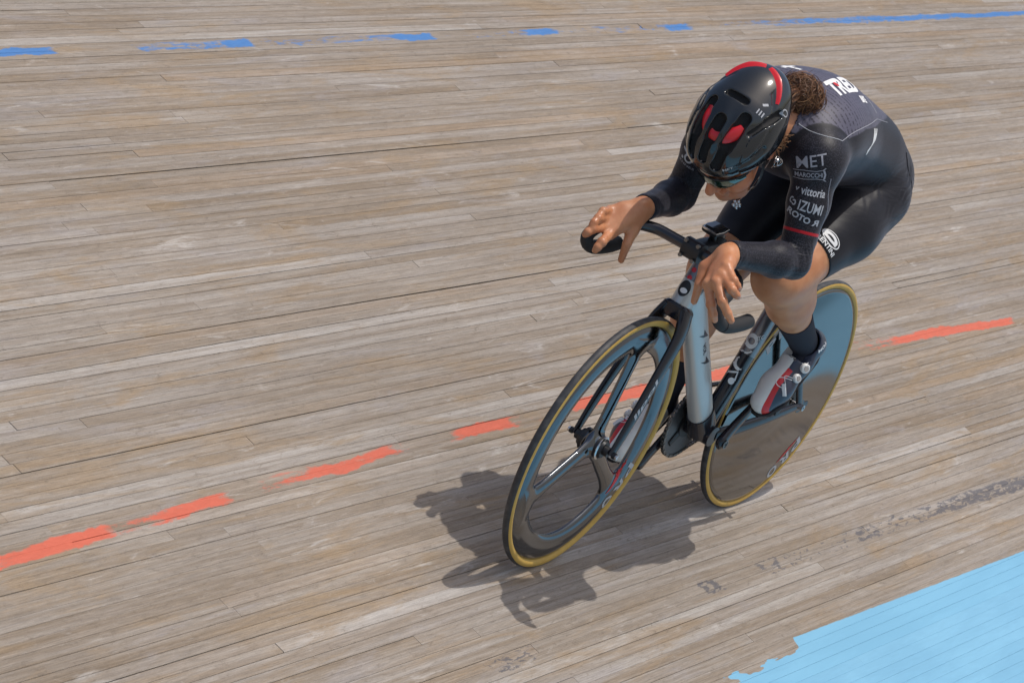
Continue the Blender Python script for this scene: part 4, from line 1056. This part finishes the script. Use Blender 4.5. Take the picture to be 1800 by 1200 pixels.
# ================================================================== LETTERING AND MARKS
def bvh_of(o): return BVHTree.FromPolygons([v_.co.copy() for v_ in o.data.vertices], [tuple(p_.vertices) for p_ in o.data.polygons])
_bv = {}
def text_shape(body, bold=.012, shear=0.):
    c = bpy.data.curves.new('t', 'FONT'); c.body = body; c.size = 1; c.align_x = 'CENTER'; c.align_y = 'CENTER'; c.offset = bold; c.shear = shear; c.resolution_u = 3
    o = bpy.data.objects.new('t', c); COL.objects.link(o); bpy.context.view_layer.update()
    me = bpy.data.meshes.new_from_object(o.evaluated_get(bpy.context.evaluated_depsgraph_get()))
    bpy.data.objects.remove(o); bpy.data.curves.remove(c)
    v = np.empty(len(me.vertices)*3); me.vertices.foreach_get('co', v); v = v.reshape(-1, 3)[:, :2]; f = [tuple(p_.vertices) for p_ in me.polygons]; bpy.data.meshes.remove(me)
    lo_, hi_ = v.min(0), v.max(0); v = (v-(lo_+hi_)/2)/(hi_-lo_); return v, f          # unit box
def stroke(P, w):
    P = [np.asarray(p_, float) for p_ in P]; v = []; f = []; w = [w]*len(P) if np.isscalar(w) else w
    for i, p_ in enumerate(P):
        t_ = unit(P[min(i+1, len(P)-1)]-P[max(i-1, 0)]); n_ = V(-t_[1], t_[0]); v += [p_+n_*w[i], p_-n_*w[i]]
    for i in range(len(P)-1): f.append((2*i, 2*i+1, 2*i+3, 2*i+2))
    return np.array(v), f
def arc(cx, cy, rx, ry, a0, a1, w, n_=24): return stroke([(cx+rx*math.cos(math.radians(a)), cy+ry*math.sin(math.radians(a))) for a in np.linspace(a0, a1, n_)], w)
def oval(cx, cy, rx, ry, n_=28): return np.array([(cx+rx*math.cos(a), cy+ry*math.sin(a)) for a in np.linspace(0, 2*math.pi, n_, endpoint=False)]), [tuple(range(n_))]
def decal(name, shape, P0, P1, nrm, hgt, target, m, parent=None, off=.0007):
    """lay a flat shape (unit box) on a surface: P0 to P1 is its width, nrm the outward direction"""
    P0, P1, nrm = np.array(P0, float), np.array(P1, float), unit(nrm); c = (P0+P1)/2; u = P1-P0; u = u-nrm*(u@nrm); L = np.linalg.norm(P1-P0); u = unit(u); w = np.cross(nrm, u)
    v2, f2 = shape; bm = bmesh.new(); vs = [bm.verts.new((x*L, y*hgt, 0)) for x, y in v2]
    for q in f2:
        try: bm.faces.new([vs[i] for i in q])
        except ValueError: pass
    bmesh.ops.triangulate(bm, faces=bm.faces[:])
    for it in range(3):
        es = [e for e in bm.edges if e.calc_length() > .006]
        if not es: break
        bmesh.ops.subdivide_edges(bm, edges=es, cuts=1); bmesh.ops.triangulate(bm, faces=bm.faces[:])
    if target.name not in _bv: _bv[target.name] = bvh_of(target)
    tr = _bv[target.name]
    for v_ in bm.verts:
        p_ = c+u*v_.co.x+w*v_.co.y
        h_ = tr.ray_cast(Vector(p_+nrm*.05), Vector(-nrm), .12)
        if h_[0] is None: h_ = tr.find_nearest(Vector(p_))
        nn = h_[1] if h_[1].dot(Vector(nrm)) > 0 else Vector(nrm)
        v_.co = h_[0]+nn*off
    bmesh.ops.recalc_face_normals(bm, faces=bm.faces[:])
    me = bpy.data.meshes.new(name); bm.to_mesh(me); bm.free(); me.polygons.foreach_set('use_smooth', [True]*len(me.polygons))
    return link(name, me, parent or target, m)
M_sil = mat('silver_print', (.34, .34, .38), .45)
# left sleeve, from the shoulder down
na = (.80, .52, .10)
decal('lettering', text_shape('MET', .004, .1), (.802, .108, 1.113), (.790, .166, 1.150), na, .026, suit, M_sil)
decal('lettering', text_shape('MAROCCHI', .012), (.802, .118, 1.088), (.790, .172, 1.112), na, .0105, suit, M_sil)
for y0_, y1_ in ((.40, .5), (-.5, -.40)):
    sgn = 1 if y0_ > 0 else -1
    decal('banner_line', stroke([(-.5, sgn*.34), (-.2, sgn*.40), (.2, sgn*.34), (.42, sgn*.44), (.5, sgn*.60)], .025), (.803, .115, 1.087), (.788, .178, 1.115), na, .026, suit, M_sil)
decal('banner_line', stroke([(.44, .40), (.48, 0), (.44, -.40)], .03), (.803, .115, 1.087), (.788, .178, 1.115), na, .026, suit, M_sil)
decal('lettering', text_shape('vittoria', .02, .1), (.803, .146, 1.062), (.778, .194, 1.073), na, .018, suit, M_greyprint)
decal('emblem', stroke([(-.5, .4), (0, -.4), (.5, .5)], .2), (.804, .130, 1.060), (.803, .138, 1.061), (.93, -.2, .1), .008, suit, M_greyprint)
decal('lettering', text_shape('IZUMI', .014), (.802, .153, 1.030), (.779, .204, 1.036), na, .024, suit, M_greyprint)
decal('emblem', join([arc(-.2, .1, .3, .35, 60, 300, .09, 16), arc(.25, -.1, .25, .3, -150, 150, .09, 16)]), (.806, .130, 1.030), (.803, .148, 1.031), (.93, -.2, .1), .017, suit, M_greyprint)
rot = text_shape('ROTO', .03); decal('lettering', rot, (.807, .137, 1.008), (.789, .191, 1.004), (.85, .42, .0), .015, suit, M_greyprint)
rr_ = text_shape('R', .03); decal('lettering', (rr_[0]*V(-1, 1), [q[::-1] for q in rr_[1]]), (.788, .193, 1.004), (.777, .207, 1.005), (.55, .82, .0), .015, suit, M_greyprint)
# right sleeve
decal('emblem', join([stroke([(-.5, .45), (-.1, .28), (.05, .05)], .08), arc(.18, -.15, .28, .30, 0, 360, .075)]), (.7575, -.185, .988), (.7560, -.150, .985), (.86, -.15, -.30), .032, suit, M_greyprint)
decal('emblem', oval(0, 0, .5, .5), (.7570, -.186, .976), (.7575, -.178, .975), (.86, -.35, -.30), .008, suit, M_greyprint)
decal('lettering', text_shape('KHNES', .0), (.7560, -.190, .965), (.7555, -.145, .956), (.86, -.15, -.35), .006, suit, M_sil)
# back
decal('emblem', stroke([(-.5, -.3), (-.1, .1), (.3, .5)], .16), (.640, -.092, 1.25), (.610, -.060, 1.25), (0, -.25, 1), .030, suit, M_white)
decal('emblem', stroke([(-.4, .4), (.0, -.1), (.5, -.5)], .16), (.640, -.092, 1.25), (.610, -.060, 1.25), (0, -.25, 1), .030, suit, M_white)
nb_ = (.02, .10, .99)
decal('lettering', text_shape('TRED', .045, .55), (.645, .046, 1.26), (.500, .034, 1.25), (-.03, .08, .99), .056, suit, M_white)
decal('emblem', oval(0, 0, .5, .5), (.610, .036, 1.26), (.596, .035, 1.26), nb_, .016, suit, M_redflat, None, .0013)
decal('lettering', text_shape('BIKE', .05, .4), (.560, .088, 1.25), (.512, .084, 1.25), (-.08, .25, .96), .020, suit, M_white)
decal('piping', stroke([(-.5, .3), (0, .0), (.5, -.5)], .06), (.480, .060, 1.245), (.440, .092, 1.225), (-.2, .35, .9), .02, suit, M_white)
# hip emblem: a bundle of strokes
for k in range(5):
    decal('emblem', stroke([(-.5, -.5+.05*k), (-.1+.06*k, -.1), (.05+.10*k, .5-.07*k)], [.035, .05, .03]), (.565, .150, 1.166), (.490, .150, 1.192), (-.1, .93, .35), .050, suit, M_white)
# left thigh
nth = (.42, .74, .53)
decal('emblem', arc(0, 0, .47, .44, 0, 360, .03, 36), (.520, .134, .932), (.496, .172, .896), nth, .034, suit, M_white)
decal('emblem', arc(-.05, .02, .30, .20, -20, 200, .10, 20), (.520, .134, .932), (.496, .172, .896), nth, .034, suit, M_white)
decal('emblem', stroke([(-.40, -.14), (.0, -.16), (.34, -.08)], .10), (.520, .134, .932), (.496, .172, .896), nth, .034, suit, M_white)
decal('lettering', text_shape('PARENTINI', .02), (.545, .118, .930), (.508, .171, .878), nth, .0125, suit, M_white)
# collar and flank seams
def seam(P, m=M_greyprint, r=.0011):
    tr = _bv[suit.name]; Q = []
    for p_ in catmull(P, 8):
        h_ = tr.find_nearest(Vector(p_)); Q.append(np.array(h_[0])+np.array(h_[1])*.0003)
    part('seam', sweep(Q, r, n=6), m, suit)
seam([(.775, .062, 1.185), (.78, .10, 1.188), (.765, .135, 1.185), (.735, .155, 1.182)])
seam([(.735, .155, 1.182), (.66, .150, 1.205), (.56, .135, 1.212), (.47, .112, 1.208), (.36, .108, 1.200)], M_sil, .0009)
seam([(.775, .195, 1.110), (.765, .212, 1.06), (.755, .216, 1.00), (.752, .220, .95)], M_sil, .0009)
seam([(.25, .10, 1.10), (.20, .155, 1.03), (.20, .175, .96)], M_suit, .0016)
# helmet marks
decal('emblem', stroke([(-.5, 0), (.5, 0)], .5), (.9375, .030, 1.222), (.926, .038, 1.226), (.55, .55, .62), .006, helmet, M_greyprint)
for k in range(3): decal('emblem', stroke([(0, -.5), (0, .5)], .5), hw(on_h(-.020+.0*k, .055+.006*k)), hw(on_h(-.020, .0575+.006*k)), unit(on_h(-.02, .06)/HRX**2)@HA3, .013, helmet, M_greyprint)
decal('emblem', arc(0, 0, .4, .45, 0, 360, .08), hw(V(-.062, .092, .030)), hw(V(-.078, .086, .030)), unit(V(-.07, .09, .03)/HRX**2)@HA3, .022, helmet, M_greyprint)
decal('lettering', text_shape('MET', .02), hw(V(.120, .050, .020)), hw(V(.104, .068, .020)), unit(V(.11, .06, .02)/HRX**2)@HA3, .0075, helmet, M_greyprint)
# shoes
ls, S_, fr = shoes[0]
decal('lettering', text_shape('EZNI', .02, .2), S_(.092, -.020, .07), S_(.100, .012, .07), fr[2]*.9+fr[1]*.1, .010, ls, M_dsteel)
decal('lettering', text_shape('TOM', .03), S_(.010, .038, .05), S_(.046, .038, .058), fr[1], .010, ls, M_white)
ls2, S2, fr2 = shoes[1]
decal('lettering', text_shape('D', .04), S2(.150, .018, .06), S2(.166, .018, .06), fr2[2]*.8-fr2[1]*.4, .012, ls2, M_white)
# frame
ht = bpy.data.objects['head_tube']; hs = bpy.data.objects['head_tube_sleeve']; dt = bpy.data.objects['down_tube']; stb = bpy.data.objects['seat_tube']; sts = bpy.data.objects['seat_tube_sleeve']
fx = (.94, .12, .32)
decal('badge', oval(0, 0, .5, .5), (.850, -.014, .730), (.850, .014, .732), fx, .040, ht, M_black, frame)
decal('badge', oval(0, 0, .5, .5), (.852, -.007, .725), (.852, .010, .727), fx, .013, ht, M_white, frame, .0012)
decal('badge', oval(0, 0, .5, .5), (.837, -.008, .777), (.838, .004, .778), fx, .012, hs, M_red, frame)
decal('badge', oval(0, 0, .5, .5), (.842, -.008, .757), (.843, .004, .758), fx, .012, hs, M_red, frame)
tl = unit(V(.40, 0, .434)); nd = (.05, 1, -.05)
for a_ in (.30, .19): # dark wing shapes on the flank of the down tube
    c0 = BB+V(.040, 0, .043)+tl*(a_+.07)
    decal('emblem', (np.array([(-.5, -.5), (.5, -.1), (.05, .0), (.35, .5), (-.1, .12)]), [(0, 1, 2), (0, 2, 4), (2, 3, 4)]), c0-tl*.020+V(0, .026, 0), c0+tl*.020+V(0, .026, 0), nd, .034, dt, M_frameblk, frame)
c0 = BB+V(.040, 0, .043)+tl*.315
decal('lettering', text_shape('VOL', .02), c0+tl*.022+V(0, .026, 0), c0-tl*.022+V(0, .026, 0), nd, .012, dt, M_frameblk, frame)
ns = (.80, .52, .28)
decal('emblem', arc(0, 0, .36, .34, 0, 360, .13), (.352, -.010, .530), (.338, .019, .540), ns, .042, sts, M_white, frame)
decal('emblem', arc(0, .3, .45, .6, 215, 325, .09), (.357, -.010, .505), (.344, .019, .515), ns, .022, sts, M_white, frame)
decal('emblem', arc(0, 0, .40, .45, 100, 290, [.05]*4+[.12]*16+[.05]*4), (.368, -.006, .470), (.352, .019, .480), ns, .034, stb, M_white, frame)
decal('emblem', join([oval(.0, -.22, .26, .26, 18), stroke([(-.45, .45), (.45, .45), (.25, -.2)], .08)]), (.383, -.006, .430), (.364, .0195, .440), ns, .034, stb, M_white, frame)
decal('lettering', text_shape('TC', .02), (.338, .0187, .545), (.316, .0187, .552), (.2, 1, .05), .012, sts, M_white, frame)
# fork and wheels
fb = [o for o in crown.children if o.data.vertices[0].co.y > 0][0]
decal('lettering', text_shape('lipol', .03, .15), (.948, .0575, .425), (.905, .0575, .525), (.05, 1, .05), .016, fb, M_greyprint, crown)
def ring_letters(text, cx, cz, r, a0, da, hgt, wid, target, m, parent, y=.012):
    for i, ch in enumerate(text):
        a = math.radians(a0+da*i); ra = V(math.cos(a), 0, math.sin(a)); tg = V(math.sin(a), 0, -math.cos(a)); c_ = V(cx, y, cz)+ra*r
        sgn = 1 if da < 0 else -1
        decal('lettering', text_shape(ch, .03), c_-tg*wid*.5*sgn, c_+tg*wid*.5*sgn, (0, 1, 0), hgt, target, m, parent)
for a0_ in (-142, 38): ring_letters('PRO', 0, HR, .290, a0_, 10.5, .034, .042, rwheel, M_greyprint, rwheel)
for a0_ in (-156,): ring_letters('PRO', WB, HR, .281, a0_, 9.5, .034, .038, fwheel, M_greyprint, fwheel)
def ring_bar(cx, cz, r, a0, a1, w, target, parent):
    am = math.radians((a0+a1)/2); ra = V(math.cos(am), 0, math.sin(am)); tg = V(-math.sin(am), 0, math.cos(am)); L = r*math.radians(abs(a1-a0)); c_ = V(cx, .012, cz)+ra*r
    decal('stripe', stroke([(-.5, -.25), (-.25, .1), (0, .25), (.25, .1), (.5, -.25)], .45), c_-tg*L/2, c_+tg*L/2, (0, 1, 0), w, target, M_redflat, parent)
ring_bar(0, HR, .266, -141, -128, .008, rwheel, rwheel)
ring_bar(WB, HR, .243, -156, -142, .011, fwheel, fwheel)
